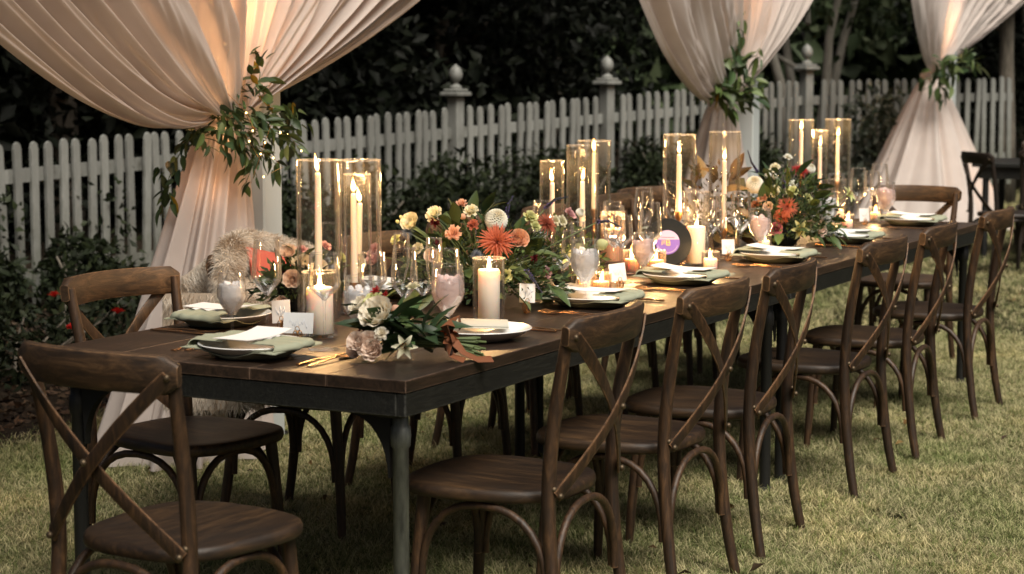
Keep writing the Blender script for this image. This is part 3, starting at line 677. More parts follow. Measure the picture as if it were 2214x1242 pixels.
for lb, x_, y_, ro in (('dark rose bush with two red blooms in the bed behind the corner chair', 4.15, 4.55, [(-.45, -.3, .34), (-.72, -.08, .27), (.25, -.35, .33)]), ('low dark rose bush with a dull red bloom beside the mulch', 3.35, 4.2, [(-.1, -.45, .26), (.35, -.35, .28)])):
    t = shrub(lb, x_, y_, .75, .40 if x_ > 4 else .32, 1200, .06, SH, 'rose bush', 'rose_bush', None, int(x_ * 10))
    for p in ro: rose_flower(t, p, .045, (.5, .02, .015))
BS = [(6.9, 5.1, .5, .5, 'shrub climbing the fence left of the near tall candles'), (7.9, 5.15, .7, .6, 'bushy dark shrub against the fence behind the near tall candles'), (9.0, 4.9, .65, .6, 'dark shrub against the fence left of the first ball topped post'),
      (10.9, 4.85, .55, .55, 'straggly shrub against the fence between the two ball topped posts'), (12.3, 4.5, .6, .7, 'low dark shrub in front of the second ball topped post'), (10.6, 3.0, .42, 1.0, 'small dark bush just right of the middle drape'), (5.4, 5.5, .28, .45, 'small climber on the fence left of the nearest drape'), (4.6, 5.6, .3, .36, 'leafy climber at the left end of the fence')]
for i, (x_, y_, r, h, lb) in enumerate(BS): shrub(lb, x_, y_, r, h, 2300, .075, SH, seed=60 + i)
shrub('tall shrub with pale grey green leaves in front of the dark tree', 14.2, 3.25, .6, 1.35, 1600, .1, [(.11, .13, .1), (.06, .08, .05), (.18, .2, .16)], seed=90)
# climbers twined on the pickets
np.random.seed(8); n = 2600; s = np.random.rand(n); P = []
for k in range(n):
    q = (.22 + .78 * s[k] ** .6) * 11.2 if k % 9 else s[k] * 4; i = 0; acc = 0
    for i in range(len(FP) - 1):
        L_ = math.hypot(FP[i + 1][0] - FP[i][0], FP[i + 1][1] - FP[i][1])
        if acc + L_ > q: break
        acc += L_
    t_ = (q - acc) / L_; x_ = FP[i][0] + (FP[i + 1][0] - FP[i][0]) * t_; y_ = FP[i][1] + (FP[i + 1][1] - FP[i][1]) * t_
    cl = round(q * 1.1) / 1.1 + .12 * math.sin(q * 31); x_ += (cl - q) * .75; P.append((x_, y_ - .04 - abs(np.random.normal(0, .05)), .25 + .62 * rnd() * (1 - .3 * rnd())))
C = np.array(SH)[np.random.randint(0, 3, n)]; L = np.random.uniform(.03, .075, n); V, F, C = leaf_cloud(np.array(P), rdir(n), L, L * .55, .2, C)
o = obj('climbing_vine', np_mesh('climbing_vine', V, F, C), M['foliage']); tag(o, 'thin leafy climbers twined through the white pickets', 'climber', kind='stuff')
random.seed(21); np.random.seed(21)
# ------------------------------------------------------------------ tables
TH = .76; TW = 1.088; TL = 2.63
def farm_table(label, x0):
    t = thing('farm_table', label, 'table', (x0, 0, 0), 0, 'farm tables set end to end')
    nb = 5; wy = (TW) / nb
    for k in range(nb):
        b = MB(); b.bbox((.0, k * wy + .0005, TH - .03), (TL - .003, (k + 1) * wy - .0005, TH - U(0, .0006)), .0014)
        obj('tabletop_plank', b.mesh('tabletop_plank', 0), M['table_wood'], t)
    z0, z1 = TH - .088, TH - .0305
    for lo, hi in (((.004, .004, z0), (TL - .007, .028, z1)), ((.004, TW - .028, z0), (TL - .007, TW - .004, z1)), ((.004, .0285, z0), (.03, TW - .0285, z1)), ((TL - .033, .0285, z0), (TL - .007, TW - .0285, z1))):
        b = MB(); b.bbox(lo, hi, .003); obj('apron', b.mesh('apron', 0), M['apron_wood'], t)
    for sx in (.075, TL - .08):
        for sy in (.06, TW - .06):
            b = MB(); b.lathe([(.0, 0), (.045, 0), (.045, .006), (.028, .014), (.0195, .02), (.019, .585), (.0235, .59), (.025, .615), (.0235, .635), (.02, .64), (.02, TH - .032), (0, TH - .032)], 20, (sx, sy, .0))
            lg = obj('leg', b.mesh('leg', 45), M['galvanised'] if x0 < 1 and sy < .5 and sx < 1 else M['black_iron'], t)
            b = MB(); b.bbox((sx - .045, sy - .03, TH - .0965), (sx + .05, sy + .04, TH - .0885), .002); obj('mounting_plate', b.mesh('mounting_plate', 0), M['black_iron'], lg)
            # curved gusset running inwards from the leg
            d = 1 if sy < .5 else -1
            b = MB(); P = [];
            for k in range(9):
                a = k / 8 * PI / 2; P.append((sy + d * (.027 + .11 * (1 - math.cos(a)) ), TH - .10 - .15 * (1 - math.sin(a))))
            V = [(sx - .012, p[0], p[1]) for p in P] + [(sx - .012, sy + d * .02, TH - .099)] + [(sx + .012, p[0], p[1]) for p in P] + [(sx + .012, sy + d * .02, TH - .099)]
            n_ = 10; F = [tuple(range(n_)), tuple(range(2 * n_ - 1, n_ - 1, -1))] + [(i, (i + 1) % n_, (i + 1) % n_ + n_, i + n_) for i in range(n_)]
            b.add(V, F); obj('gusset', b.mesh('gusset', 0), M['black_iron'], t)
    return t
farm_table('dark wooden farm table at the near end with galvanised pipe leg', 0.0)
farm_table('dark wooden farm table continuing the near one at its far end', TL)

# ------------------------------------------------------------------ cross back chairs
def sup_arch(A, B, top, n_=17, e=2.4):
    # bentwood arch from A up to height top and down to B
    A, B = Vector(A), Vector(B); P = []
    for k in range(n_):
        th = PI * k / (n_ - 1); c, s_ = math.cos(th), math.sin(th)
        u = .5 - .5 * math.copysign(abs(c) ** (2 / e), c); hh = abs(s_) ** (2 / e)
        p = A.lerp(B, u); p.z = p.z + (top - p.z) * hh; P.append(p)
    return P
PARTS = None
def chair_meshes():
    R = []
    # seat
    b = MB(); seg = 44
    def outline(a):
        c, s_ = math.cos(a), math.sin(a); e = 2 / 3.2
        x_ = math.copysign(abs(c) ** e, c); y_ = math.copysign(abs(s_) ** e, s_)
        hw = .2125 + .022 * (y_ if y_ > -1 else -1); return x_ * hw, .01 + y_ * (.215 + .018 * (1 - x_ * x_) * (1 if y_ > 0 else 0))
    rings = [(.93, .418), (.985, .422), (1.0, .430), (1.0, .440), (.985, .449), (.95, .4525), (.80, .4515), (.5, .447), (.2, .445)]
    V = [(0, .01, .418)]; F = []
    for (k, z_) in rings:
        for i in range(seg): x_, y_ = outline(2 * PI * i / seg); V.append((x_ * k, .01 + (y_ - .01) * k, z_))
    V.append((0, .01, .4445))
    for i in range(seg): F.append((0, 1 + (i + 1) % seg, 1 + i))
    for r in range(len(rings) - 1):
        for i in range(seg): j = (i + 1) % seg; F.append((1 + r * seg + i, 1 + r * seg + j, 1 + (r + 1) * seg + j, 1 + (r + 1) * seg + i))
    l = 1 + (len(rings) - 1) * seg
    for i in range(seg): F.append((l + i, l + (i + 1) % seg, len(V) - 1))
    b.add(V, F); R.append(('seat', b.mesh('seat', 50), 'seat_wood'))
    # rear posts and front legs
    for s in (-1, 1):
        P = [(s * .212, -.252, 0), (s * .203, -.228, .12), (s * .197, -.208, .28), (s * .193, -.198, .43), (s * .194, -.205, .56), (s * .197, -.222, .68), (s * .203, -.244, .79), (s * .207, -.256, .858)]
        Q = []
        for i in range(len(P) - 1):
            for k in range(3): Q.append(Vector(P[i]).lerp(Vector(P[i + 1]), k / 3))
        Q.append(Vector(P[-1])); n_ = len(Q); Q = [Q[0]] + [(Q[i - 1] + Q[i] * 2 + Q[i + 1]) / 4 for i in range(1, n_ - 1)] + [Q[-1]]
        b = MB(); b.tube(Q, [.0138 + .0034 * math.sin(PI * min(1, i / n_ * 1.1)) for i in range(n_)], 10, flat=1.05, up=(1, 0, 0)); R.append(('back_post', b.mesh('back_post', 60), 'chair_wood'))
        b = MB(); b.tube([(s * .186, .186, 0), (s * .18, .18, .12), (s * .172, .168, .28), (s * .165, .155, .42)], [.0128, .0148, .0165, .018], 12); R.append(('leg', b.mesh('leg', 60), 'chair_wood'))
    # top rail
    b = MB(); P = []; W_ = []
    for k in range(19):
        x_ = -.226 + .452 * k / 18; q = max(0, 1 - (x_ / .226) ** 2)
        P.append((x_, -.257 - .052 * q, .845 + .004 * q)); W_.append(.082 * (.55 + .45 * min(1, (q / .12) ** .5)) if q < .12 else .082)
    W_[0] = W_[-1] = .045
    b.ribbon(P, W_, .026, [(0, -.12, 1)] * 19); R.append(('top_rail', b.mesh('top_rail', 50), 'rail_wood'))
    # crossing strips, bowed backwards
    for s in (-1, 1):
        P = []
        for k in range(15):
            u = k / 14; x_ = s * (-.213 + .405 * u); z_ = .845 - .395 * u; y_ = -.277 + .056 * u - .04 * math.sin(PI * u ** .9) - (.0 if s > 0 else .009) * math.sin(PI * u)
            P.append((x_, y_, z_))
        Nn = [Vector((-s * .75, -.66, 0)).lerp(Vector((0, -1, 0)), min(1, k / 6)).lerp(Vector((s * .25, -1, 0)), max(0, (k - 8) / 6)) for k in range(15)]
        dr = Vector((s * .405, .056, -.395)).normalized()
        b = MB(); b.ribbon(P, .032, .0065, [tuple(dr.cross(n_).normalized()) for n_ in Nn]); R.append(('cross_strip', b.mesh('cross_strip', 50), 'chair_wood'))
    # bentwood arches
    fl = [(s * .177, .172, .19) for s in (-1, 1)]; rl = [(s * .199, -.214, .19) for s in (-1, 1)]
    for A, B in ((fl[0], fl[1]), (rl[0], rl[1]), (rl[0], fl[0]), (rl[1], fl[1])):
        b = MB(); P = sup_arch(A, B, .408); c = (Vector(A) + Vector(B)) / 2
        P = [p.lerp(Vector((c.x, c.y, p.z)), .075) for p in P]
        b.tube(P, .0105, 8); R.append(('arch_brace', b.mesh('arch_brace', 60), 'chair_wood'))
    bm = MB(); bm.lathe([(.0085, -.003), (.0085, .001), (.006, .0045), (0, .0058)], 10); bmm = bm.mesh('bolt', 60)
    for p in ((-.208, -.279, .842), (.208, -.279, .842), (0, -.313, .648), (-.19, -.232, .452), (.19, -.232, .452), (-.195, -.217, .468), (.195, -.217, .468)): R.append(('bolt', bmm, 'brass_dull', p))
    return R
M['brass_dull'] = mat('brass_dull', (.11, .08, .05), .5, .8)
CH = chair_meshes()
def set_mat(me, m):
    if len(me.materials) == 0: me.materials.append(M[m])
for r in CH: set_mat(r[1], r[2])
def make_chair(label, x_, y_, rz, group=None, dark=False):
    t = thing('cross_back_chair', label, 'chair', (x_, y_, 0), rz, group)
    for r in CH:
        if len(r) > 3: o = obj(r[0], r[1], None, t, r[3], (PI / 2, 0, 0))
        else: o = obj(r[0], r[1], None, t)
        if dark and r[2] != 'brass_dull':
            o.material_slots[0].link = 'OBJECT'; o.material_slots[0].material = M['dark_wood']
    return t
GR = 'cross back chairs around the long table'
ords = ['nearest', 'second', 'third', 'fourth', 'fifth', 'farthest']
for i, (x_, y_, rz) in enumerate([(.50, -.005, .03), (1.20, -.02, -.02), (1.80, -.02, .05), (2.79, -.015, -.03), (3.50, -.01, .04), (4.42, -.01, .0)]):
    lb = {0: 'brown cross back chair nearest the galvanised table leg, back to the open lawn', 5: 'brown cross back chair farthest down the open lawn side of the table'}.get(i, f'{ords[i]} brown cross back chair from the near end on the open lawn side')
    make_chair(lb, x_, y_, rz, GR)
make_chair('dark brown cross back chair at the near head of the table', -.34, .375, -PI / 2 - .09, GR)
make_chair('brown cross back chair at the near corner on the fence side, turned outward', .62, 1.085, PI - .12, GR)
for i, (x_, y_, rz) in enumerate([(1.40, 1.16, PI + .05), (2.1, 1.12, PI), (2.86, 1.2, PI - .05), (3.68, 1.22, PI + .04), (4.5, 1.27, PI + .06), (5.02, 1.38, PI - .15)]):
    lb = ['cross back chair under the pale fur throw on the fence side', 'cross back chair behind the near tall candles, on the fence side', 'third cross back chair from the near corner on the fence side, beyond the flowers', 'cross back chair behind the middle tall candles, on the fence side', 'cross back chair behind the black record, on the fence side', 'last cross back chair on the fence side, at the far corner'][i]
    make_chair(lb, x_, y_, rz, GR)
make_chair('reddish brown cross back chair at the far head of the table', 5.58, .47, PI / 2 + .05, GR)
make_chair('dark cross back chair standing alone in front of the farthest drape', 10.25, 1.05, PI / 2 + 2.3, None, True)

# second table at the far right with its chairs
t = thing('far_table', 'dark table at the right edge beyond the dining table', 'table', (11.2, .55, 0), .1)
for k in range(4): b = MB(); b.bbox((k * .25, -1.2, .73), (k * .25 + .247, 1.0, .76), .003); obj('tabletop_plank', b.mesh('plank', 0), M['apron_wood'], t)
b = MB(); b.box((.03, -1.15, .64), (.97, .95, .7295)); obj('apron', b.mesh('apron', 0), M['apron_wood'], t)
for sx in (.06, .94):
    for sy in (-1.1, .9): b = MB(); b.lathe([(0, 0), (.03, 0), (.025, .02), (.025, .64), (0, .64)], 12, (sx, sy, 0)); obj('leg', b.mesh('leg', 45), M['black_iron'], t)
make_chair('cross back chair behind the dark table at the right edge', 12.45, 1.25, PI / 2 + .2, None)
make_chair('dark cross back chair on the near side of the dark table at the right edge', 11.0, .95, -PI / 2 + .3, None, True)
# ------------------------------------------------------------------ table ware
def thick_profile(outer, th):
    # outer wall bottom to top, then back down the inside
    inn = [(max(0, r - th), z) for r, z in reversed(outer)]; return outer + inn
CACHE = {}
def cached(key, fn):
    if key not in CACHE: CACHE[key] = fn()
    return CACHE[key]
def bowl_prof(kind):
    if kind == 'goblet': return dict(H=.188, stem=.056, prof=[(.004, .056), (.012, .063), (.037, .099), (.043, .116), (.042, .14), (.037, .188)], foot=.035)
    if kind == 'wine': return dict(H=.245, stem=.10, prof=[(.004, .10), (.012, .106), (.036, .135), (.0395, .148), (.038, .18), (.032, .245)], foot=.037)
    if kind == 'coupe': return dict(H=.225, stem=.115, prof=[(.003, .115), (.01, .121), (.036, .145), (.0385, .155), (.036, .19), (.033, .225)], foot=.036)
    if kind == 'flute': return dict(H=.24, stem=.095, prof=[(.003, .095), (.010, .105), (.022, .15), (.0245, .18), (.0225, .24)], foot=.033)
def smooth_prof(p, n=4):
    Q = []
    P = [Vector((a, b, 0)) for a, b in p]
    for i in range(len(P) - 1):
        a = P[max(i - 1, 0)]; b = P[i]; c = P[i + 1]; d = P[min(i + 2, len(P) - 1)]
        for k in range(n):
            s = k / n; v = .5 * ((2 * b) + (c - a) * s * .7 + (2 * a - 5 * b + 4 * c - d) * s * s * .0 + (c - b) * 0)
            v = b.lerp(c, s); Q.append((v.x, v.y))
    Q.append(p[-1]); return Q
def stem_glass(label, kind, x_, y_, sc=1.0, ice=None, water=False, group='stemmed glasses on the table'):
    d = bowl_prof(kind)
    def mk_bowl():
        b = MB(); b.lathe(thick_profile(smooth_prof(d['prof'], 2), .0012), 32, close=True); return b.mesh('bowl', 35)
    def mk_stem():
        b = MB(); s = d['stem']; b.lathe([(.0045, .006), (.0033, .02), (.003, s * .6), (.0035, s - .012), (.006, s + .004), (0, s + .004)], 12); return b.mesh('stem', 60)
    def mk_foot():
        b = MB(); f = d['foot']; b.lathe([(0, .0006), (f, .0006), (f + .0005, .0018), (f * .6, .003), (.008, .0055), (0, .0062)], 28); return b.mesh('foot', 50)
    t = thing('stemmed_glass', label, 'glass', (x_, y_, TH), U(0, 6), group); t.scale = (sc,) * 3
    obj('bowl', cached((kind, 'b'), mk_bowl), M['stemware'], t); obj('stem', cached((kind, 's'), mk_stem), M['stemware'], t); obj('foot', cached((kind, 'f'), mk_foot), M['stemware'], t)
    def mk_rim(): r_, z_ = d['prof'][-1]; b = MB(); b.lathe([(r_ - .0006 + .0009 * math.cos(q), z_ + .0009 * math.sin(q)) for q in [2 * PI * k / 6 for k in range(6)]], 32, close=True); return b.mesh('rim', 180)
    obj('rim', cached((kind, 'r'), mk_rim), M['rim_glass'], t)
    if ice:
        o = obj('crushed_ice', ice_mesh(d['prof'], 11), M[ice], None, (x_, y_, TH), (0, 0, U(0, 6)), sc); tag(o, 'crushed ice in the ' + label, 'ice', 'crushed ice in the glasses')
    elif water:
        b = MB(); pr = d['prof']; zt = pr[3][1] - .008
        pts_ = [(0, pr[0][1] + .004)] + [(max(0, r - .002), z + .001) for r, z in pr if z < zt and z > pr[0][1]]
        r_at = np.interp(zt, [p[1] for p in pr], [p[0] for p in pr]) - .002; pts_ += [(r_at, zt), (0, zt)]
        b.lathe(pts_, 24); o = obj('water', b.mesh('water', 40), M['water'], None, (x_, y_, TH), None, sc); tag(o, 'water in the ' + label, 'water', 'water in the glasses', 'thing')
    return t
from mathutils import noise as mn2
def ice_mesh(prof, seed, fill=.78):
    # crushed ice packed against the bowl: one crumbly mass with loose lumps on top
    r_ = random.Random(seed + int(rnd() * 1e6)); b = MB(); zs = [p[1] for p in prof]; rs = [p[0] for p in prof]; z0 = prof[1][1] + .004; top = prof[-1][1] * fill; o_ = Vector((r_.random() * 9, r_.random() * 9, r_.random() * 9))
    def f(u, v):
        z = z0 + (top - z0) * min(1, v / .8); R_ = float(np.interp(z, zs, rs)) - .0025
        if v > .8: w_ = (v - .8) / .2; R_ *= math.cos(w_ * PI / 2); z = top + .006 * math.sin(w_ * PI / 2)
        a = 2 * PI * u; q = Vector((R_ * math.cos(a), R_ * math.sin(a), z)); d = mn2.cell(q * 120 + o_) * .0045 + mn2.noise(q * 160 + o_) * .0018
        k = 1 - max(0, d) * .6 / max(R_, .006) if R_ > .002 else 1
        return (q.x * k, q.y * k, q.z + d * .8)
    b.grid(f, 44, 26)
    R_ = float(np.interp(top, zs, rs))
    for k in range(11):
        s = r_.uniform(.007, .0115); q = max(0, R_ - s * 1.1) * math.sqrt(r_.random()); a = r_.uniform(0, 6.283); e = Euler((r_.uniform(0, 3), r_.uniform(0, 3), r_.uniform(0, 3))).to_matrix(); c = Vector((q * math.cos(a), q * math.sin(a), top + r_.uniform(-.002, .008)))
        V = []
        for z_, w_ in ((-1, .75), (-.75, 1), (.75, 1), (1, .75)):
            for sx, sy in ((-1, -.8), (-.8, -1), (.8, -1), (1, -.8), (1, .8), (.8, 1), (-.8, 1), (-1, .8)): V.append(c + e @ Vector((sx * w_ * s, sy * w_ * s * .8, z_ * s * .65)))
        F = [tuple(range(7, -1, -1)), tuple(range(24, 32))]
        for m in range(3):
            for i in range(8): j = (i + 1) % 8; F.append((m * 8 + i, m * 8 + j, m * 8 + 8 + j, m * 8 + 8 + i))
        b.add(V, F)
    return b.mesh('crushed_ice', 50)

def flame_mesh():
    b = MB(); b.lathe([(0, -.002), (.0035, .001), (.0062, .007), (.0066, .013), (.0048, .023), (.0024, .033), (.0007, .040), (0, .042)], 12); return b.mesh('flame', 180)
FL = flame_mesh(); FL.materials.append(M['flame'])
def wick_mesh(): b = MB(); b.tube([(0, 0, -.003), (.0003, 0, .004), (.001, 0, .009)], .0008, 5); return b.mesh('wick', 180)
WK = wick_mesh(); WK.materials.append(M['wick'])
def light_up(t, z, power, sc=1.0, size=.012):
    w_ = obj('wick', WK, None, t, (0, 0, z)); f_ = obj('flame', FL, None, t, (0, 0, z + .005), (U(-.16, .16), U(-.16, .16), 0), (sc * U(.85, 1.1), sc * U(.85, 1.1), sc * U(.8, 1.3)))
    lamp(t, (0, 0, z + .06), power, size, (1, .58, .25))
def hurricane(label, x_, y_, r, h, group='tall glass cylinders', m='thin_glass', th=.003, ribs=0):
    b = MB(); b.lathe([(0, .0005), (r - .004, .0005), (r, .004), (r, h - .0015), (r - .001, h), (r - th + .001, h), (r - th, h - .002), (r - th, .012), (r - th - .004, .009), (0, .008)], 40 if not ribs else 48, fl=-.035 if ribs else 0)
    o = obj('glass_cylinder', b.mesh('glass_cylinder', 35 if not ribs else 10), M[m], None, (x_, y_, TH)); b = MB(); b.lathe([(r - th * .5 + th * .55 * math.cos(q), h + .0003 + th * .55 * math.sin(q)) for q in [2 * PI * k / 8 for k in range(8)]], 40, close=True); obj('rim', b.mesh('rim', 180), M['rim_glass'], o); tag(o, label, 'candle glass', group); return o
def taper(label, x_, y_, base, L, power=1.0, lean=0):
    # base = height of the candle foot above the table; a turned brass holder carries it
    h_ = MB(); b0 = base
    h_.lathe([(0, .0085), (.033, .0085), (.034, .011), (.028, .014), (.010, .018), (.006, .024), (.0055, b0 * .45), (.010, b0 * .5), (.0055, b0 * .55), (.006, b0 - .03), (.012, b0 - .022), (.0145, b0 - .003), (.0145, b0 + .004), (.0118, b0 + .004), (.0115, b0 - .002), (0, b0 - .002)], 20)
    sl_ = label.split(',')[-1].strip() if ',' in label else label
    o = obj('candle_holder', h_.mesh('candle_holder', 45), M['brass'], None, (x_, y_, TH)); tag(o, 'brass holder under ' + sl_, 'candle holder', 'brass candle holders')
    t = thing('taper_candle', label, 'candle', (x_, y_, TH + base), 0, 'lit ivory taper candles'); t.rotation_euler = (lean, lean * .5, 0)
    b = MB(); b.lathe([(0, -.001), (.0112, -.001), (.0112, .0), (.0085, L - .01), (.0078, L - .003), (.005, L), (.001, L - .001), (0, L - .001)], 18); obj('wax', b.mesh('wax', 50), M['wax'], t)
    light_up(t, L, power); return t
def pillar(label, x_, y_, r, L, power=1.0, z=.0088, m='wax_white'):
    t = thing('pillar_candle', label, 'candle', (x_, y_, TH + z), 0, 'lit pillar candles')
    b = MB(); b.lathe([(0, 0), (r - .002, 0), (r, .002), (r, L - .004), (r - .003, L), (r * .7, L - .006), (r * .2, L - .01), (0, L - .01)], 28); obj('wax', b.mesh('wax', 50), M[m], t)
    light_up(t, L - .008, power); return t
P0 = 1.3
# tall cylinders with tapers: (x, y, glass radius, glass height, holder, taper length, name)
TALL = [(.858, .80, .062, .455, .135, .285, 'leftmost tall candle, in front of the white column'),
        (1.0, .75, .064, .455, None, 0, ''),
        (2.76, 1.0, .047, .37, .13, .16, 'short candle beside the purple flower spike'),
        (2.90, .94, .062, .425, .10, .19, 'lower candle in the middle pair of cylinders'),
        (3.10, .985, .066, .435, .165, .225, 'taller candle in the middle pair of cylinders'),
        (2.80, .50, .060, .475, .19, .215, 'tall candle right behind the black record'),
        (3.33, .53, .062, .47, .09, .27, 'tall candle between the record and the far flowers'),
        (5.215, .875, .062, .47, .215, .205, 'tallest candle rising over the far flowers'),
        (5.28, .80, .036, .42, .16, .18, 'candle in the narrow cylinder over the far flowers'),
        (5.43, .76, .064, .47, .16, .225, 'candle at the right of the far group over the flowers')]
for x_, y_, r, h, ho, L, nm in TALL:
    if ho is None: continue
    hurricane(f'tall glass cylinder round the {nm}', x_, y_, r, h); taper(f'{nm[0].upper() + nm[1:]}' if 0 else f'ivory taper, {nm}', x_, y_, ho, L, P0)
hurricane('second tall clear glass cylinder from the white column', 1.0, .75, .064, .45)
taper('left one of the two low ivory tapers beside the leftmost tall candle', 1.0 - .012, .75 + .012, .09, .265, P0)
hurricane('shorter glass cylinder standing behind the second tall one', 1.14, .845, .042, .40)
taper('right one of the two low ivory tapers beside the leftmost tall candle', 1.14, .845, .10, .215, P0, .03)
# pillars in glass
hurricane('glass cylinder round the thick pillar candle behind the place cards', .535, .585, .048, .175, 'glass cylinders round pillar candles', th=.0035); pillar('thick lit ivory pillar candle behind the white place cards', .535, .585, .036, .125, P0)
hurricane('glass cylinder round the pillar candle behind the bare plate', .985, .314, .046, .185, 'glass cylinders round pillar candles', th=.0035); pillar('tall lit white pillar candle behind the bare plate at the near corner', .985, .314, .031, .145, P0)
hurricane('glass cylinder round the white pillar behind the record', 2.775, .42, .048, .27, 'glass cylinders round pillar candles', th=.0035); pillar('white pillar candle showing behind the edge of the record', 2.775, .42, .034, .135, P0)
hurricane('blush glass cylinder glowing behind the wine glasses of the middle settings', 2.70, .72, .045, .19, 'glass cylinders round pillar candles', 'votive_glass', ribs=1); pillar('blush lit pillar candle behind the wine glasses of the middle settings', 2.70, .72, .036, .12, P0)
hurricane('short glass cylinder at the far end beside the far tall candles', 5.0, .62, .045, .20, 'glass cylinders round pillar candles'); pillar('short lit pillar candle at the far end beside the far tall candles', 5.0, .62, .034, .05, P0)
# votives
VOT = [(1.70, .30, .034, .078, 'fluted blush votive in front of the small leaning place card', 1), (2.38, .50, .032, .085, 'tall fluted blush votive behind the small leaning place card', 1), (2.36, .40, .036, .09, 'fluted blush votive under the pink goblet before the record', 1),
       (2.58, .285, .032, .073, 'clear square based votive between the record and the fourth plate', 0), (3.39, .385, .031, .068, 'clear votive beside the pink goblet, before the far flowers', 0), (1.86, .43, .030, .045, 'low brass rimmed votive behind the fluted blush votive', 0),
       (4.55, .42, .03, .07, 'clear votive beyond the far flowers beside the place card', 0), (5.06, .45, .03, .07, 'clear votive at the far end under the last goblet', 0)]
for x_, y_, r, h, nm, rb in VOT:
    hurricane(nm[0].lower() + nm[1:], x_, y_, r, h, 'glass votives', 'votive_glass' if rb else 'thin_glass', .003, rb); pillar('small lit candle in the ' + nm, x_, y_, r - .007, h * .55, P0 * .8)
# stemmed glasses
stem_glass('iced goblet standing by the corner chair plate', 'goblet', .435, .80, .92, 'ice')
stem_glass('tall wine glass behind the iced goblet at the near left corner', 'wine', .52, .745, 1.05, None, True)
stem_glass('wine glass in front of the near pillar candle', 'coupe', .335, .44, 1.10, None, True)
stem_glass('iced goblet half behind the pale rose of the bouquet', 'goblet', .385, .365, 1.0, 'ice')
stem_glass('iced pink goblet left of the tall white pillar candle', 'goblet', .66, .262, 1.05, 'ice_blush')
stem_glass('first of two wine glasses rising behind the bouquet leaves', 'wine', .70, .42, .95, None, True)
stem_glass('second of two wine glasses rising behind the bouquet leaves', 'wine', .80, .42, .92, None, True)
stem_glass('slim flute between the low tapers and the large bouquet of flowers', 'flute', 1.02, .62, 1.0)
stem_glass('wine glass left of the large iced goblet at the second setting', 'wine', 1.52, .345, 1.0, None, True)
stem_glass('large iced goblet behind the second lawn side plate', 'goblet', 1.52, .27, 1.05, 'ice')
stem_glass('wine glass at the middle settings before the blush pillar', 'wine', 2.28, .52, 1.0, None, True)
stem_glass('wine glass just left of the black record', 'wine', 2.33, .41, 1.05, None, True)
stem_glass('iced pink goblet just left of the black record', 'goblet', 2.15, .355, .90, 'ice_blush')
stem_glass('first of two wine glasses beside the small card under the far candle', 'wine', 2.98, .44, 1.0, None, True)
stem_glass('second of two wine glasses beside the small card under the far candle', 'wine', 3.03, .345, 1.05, None, True)
stem_glass('iced pink goblet before the far flowers', 'goblet', 3.16, .315, 1.0, 'ice_blush')
stem_glass('iced clear goblet right of the far flowers', 'goblet', 4.08, .36, 1.08, 'ice')
stem_glass('wine glass standing behind the iced clear goblet right of the far flowers', 'wine', 4.2, .36, 1.1, None, True)
stem_glass('iced pink goblet at the last setting', 'goblet', 4.93, .36, 1.05, 'ice_blush')
stem_glass('first of two wine glasses at the last setting', 'wine', 4.95, .50, 1.05)
stem_glass('second of two wine glasses at the last setting', 'wine', 5.02, .42, 1.12)
stem_glass('wine glass on the fence side by the middle tall candles', 'wine', 3.3, .86, 1.0)
stem_glass('wine glass on the fence side beyond the middle tall candles', 'wine', 3.55, .84, 1.05)
stem_glass('flute on the fence side behind the record', 'flute', 3.15, .78, 1.0)

for lb, kd, x_, y_, sc in (('wine glass between the near tall candles and the bouquet', 'coupe', .62, .47, 1.0), ('wine glass behind the iced pink goblet by the bare plate', 'coupe', .90, .40, .95), ('flute before the large flower arrangement, by the iced pink goblet', 'flute', .93, .46, 1.0),
    ('second wine glass beside the large iced goblet', 'coupe', 1.62, .36, .95), ('flute by the low brass rimmed votive', 'flute', 1.78, .42, .95), ('wine glass between the two fluted votives', 'coupe', 2.12, .42, 1.0), ('wine glass in front of the blush pillar', 'wine', 2.48, .62, 1.0),
    ('flute beyond the record near the small place card', 'flute', 3.12, .46, 1.0), ('wine glass on the fence side by the near tall candles', 'wine', 1.2, .98, 1.0), ('flute on the fence side beyond the large flowers', 'flute', 1.95, .86, 1.0), ('wine glass on the fence side beyond the large flowers', 'wine', 2.4, .86, 1.0), ('third wine glass at the far end by the last setting', 'coupe', 5.1, .48, 1.05), ('wine glass on the fence side at the far end', 'wine', 4.7, .8, 1.05)):
    stem_glass(lb, kd, x_, y_, sc, None, kd != 'flute')
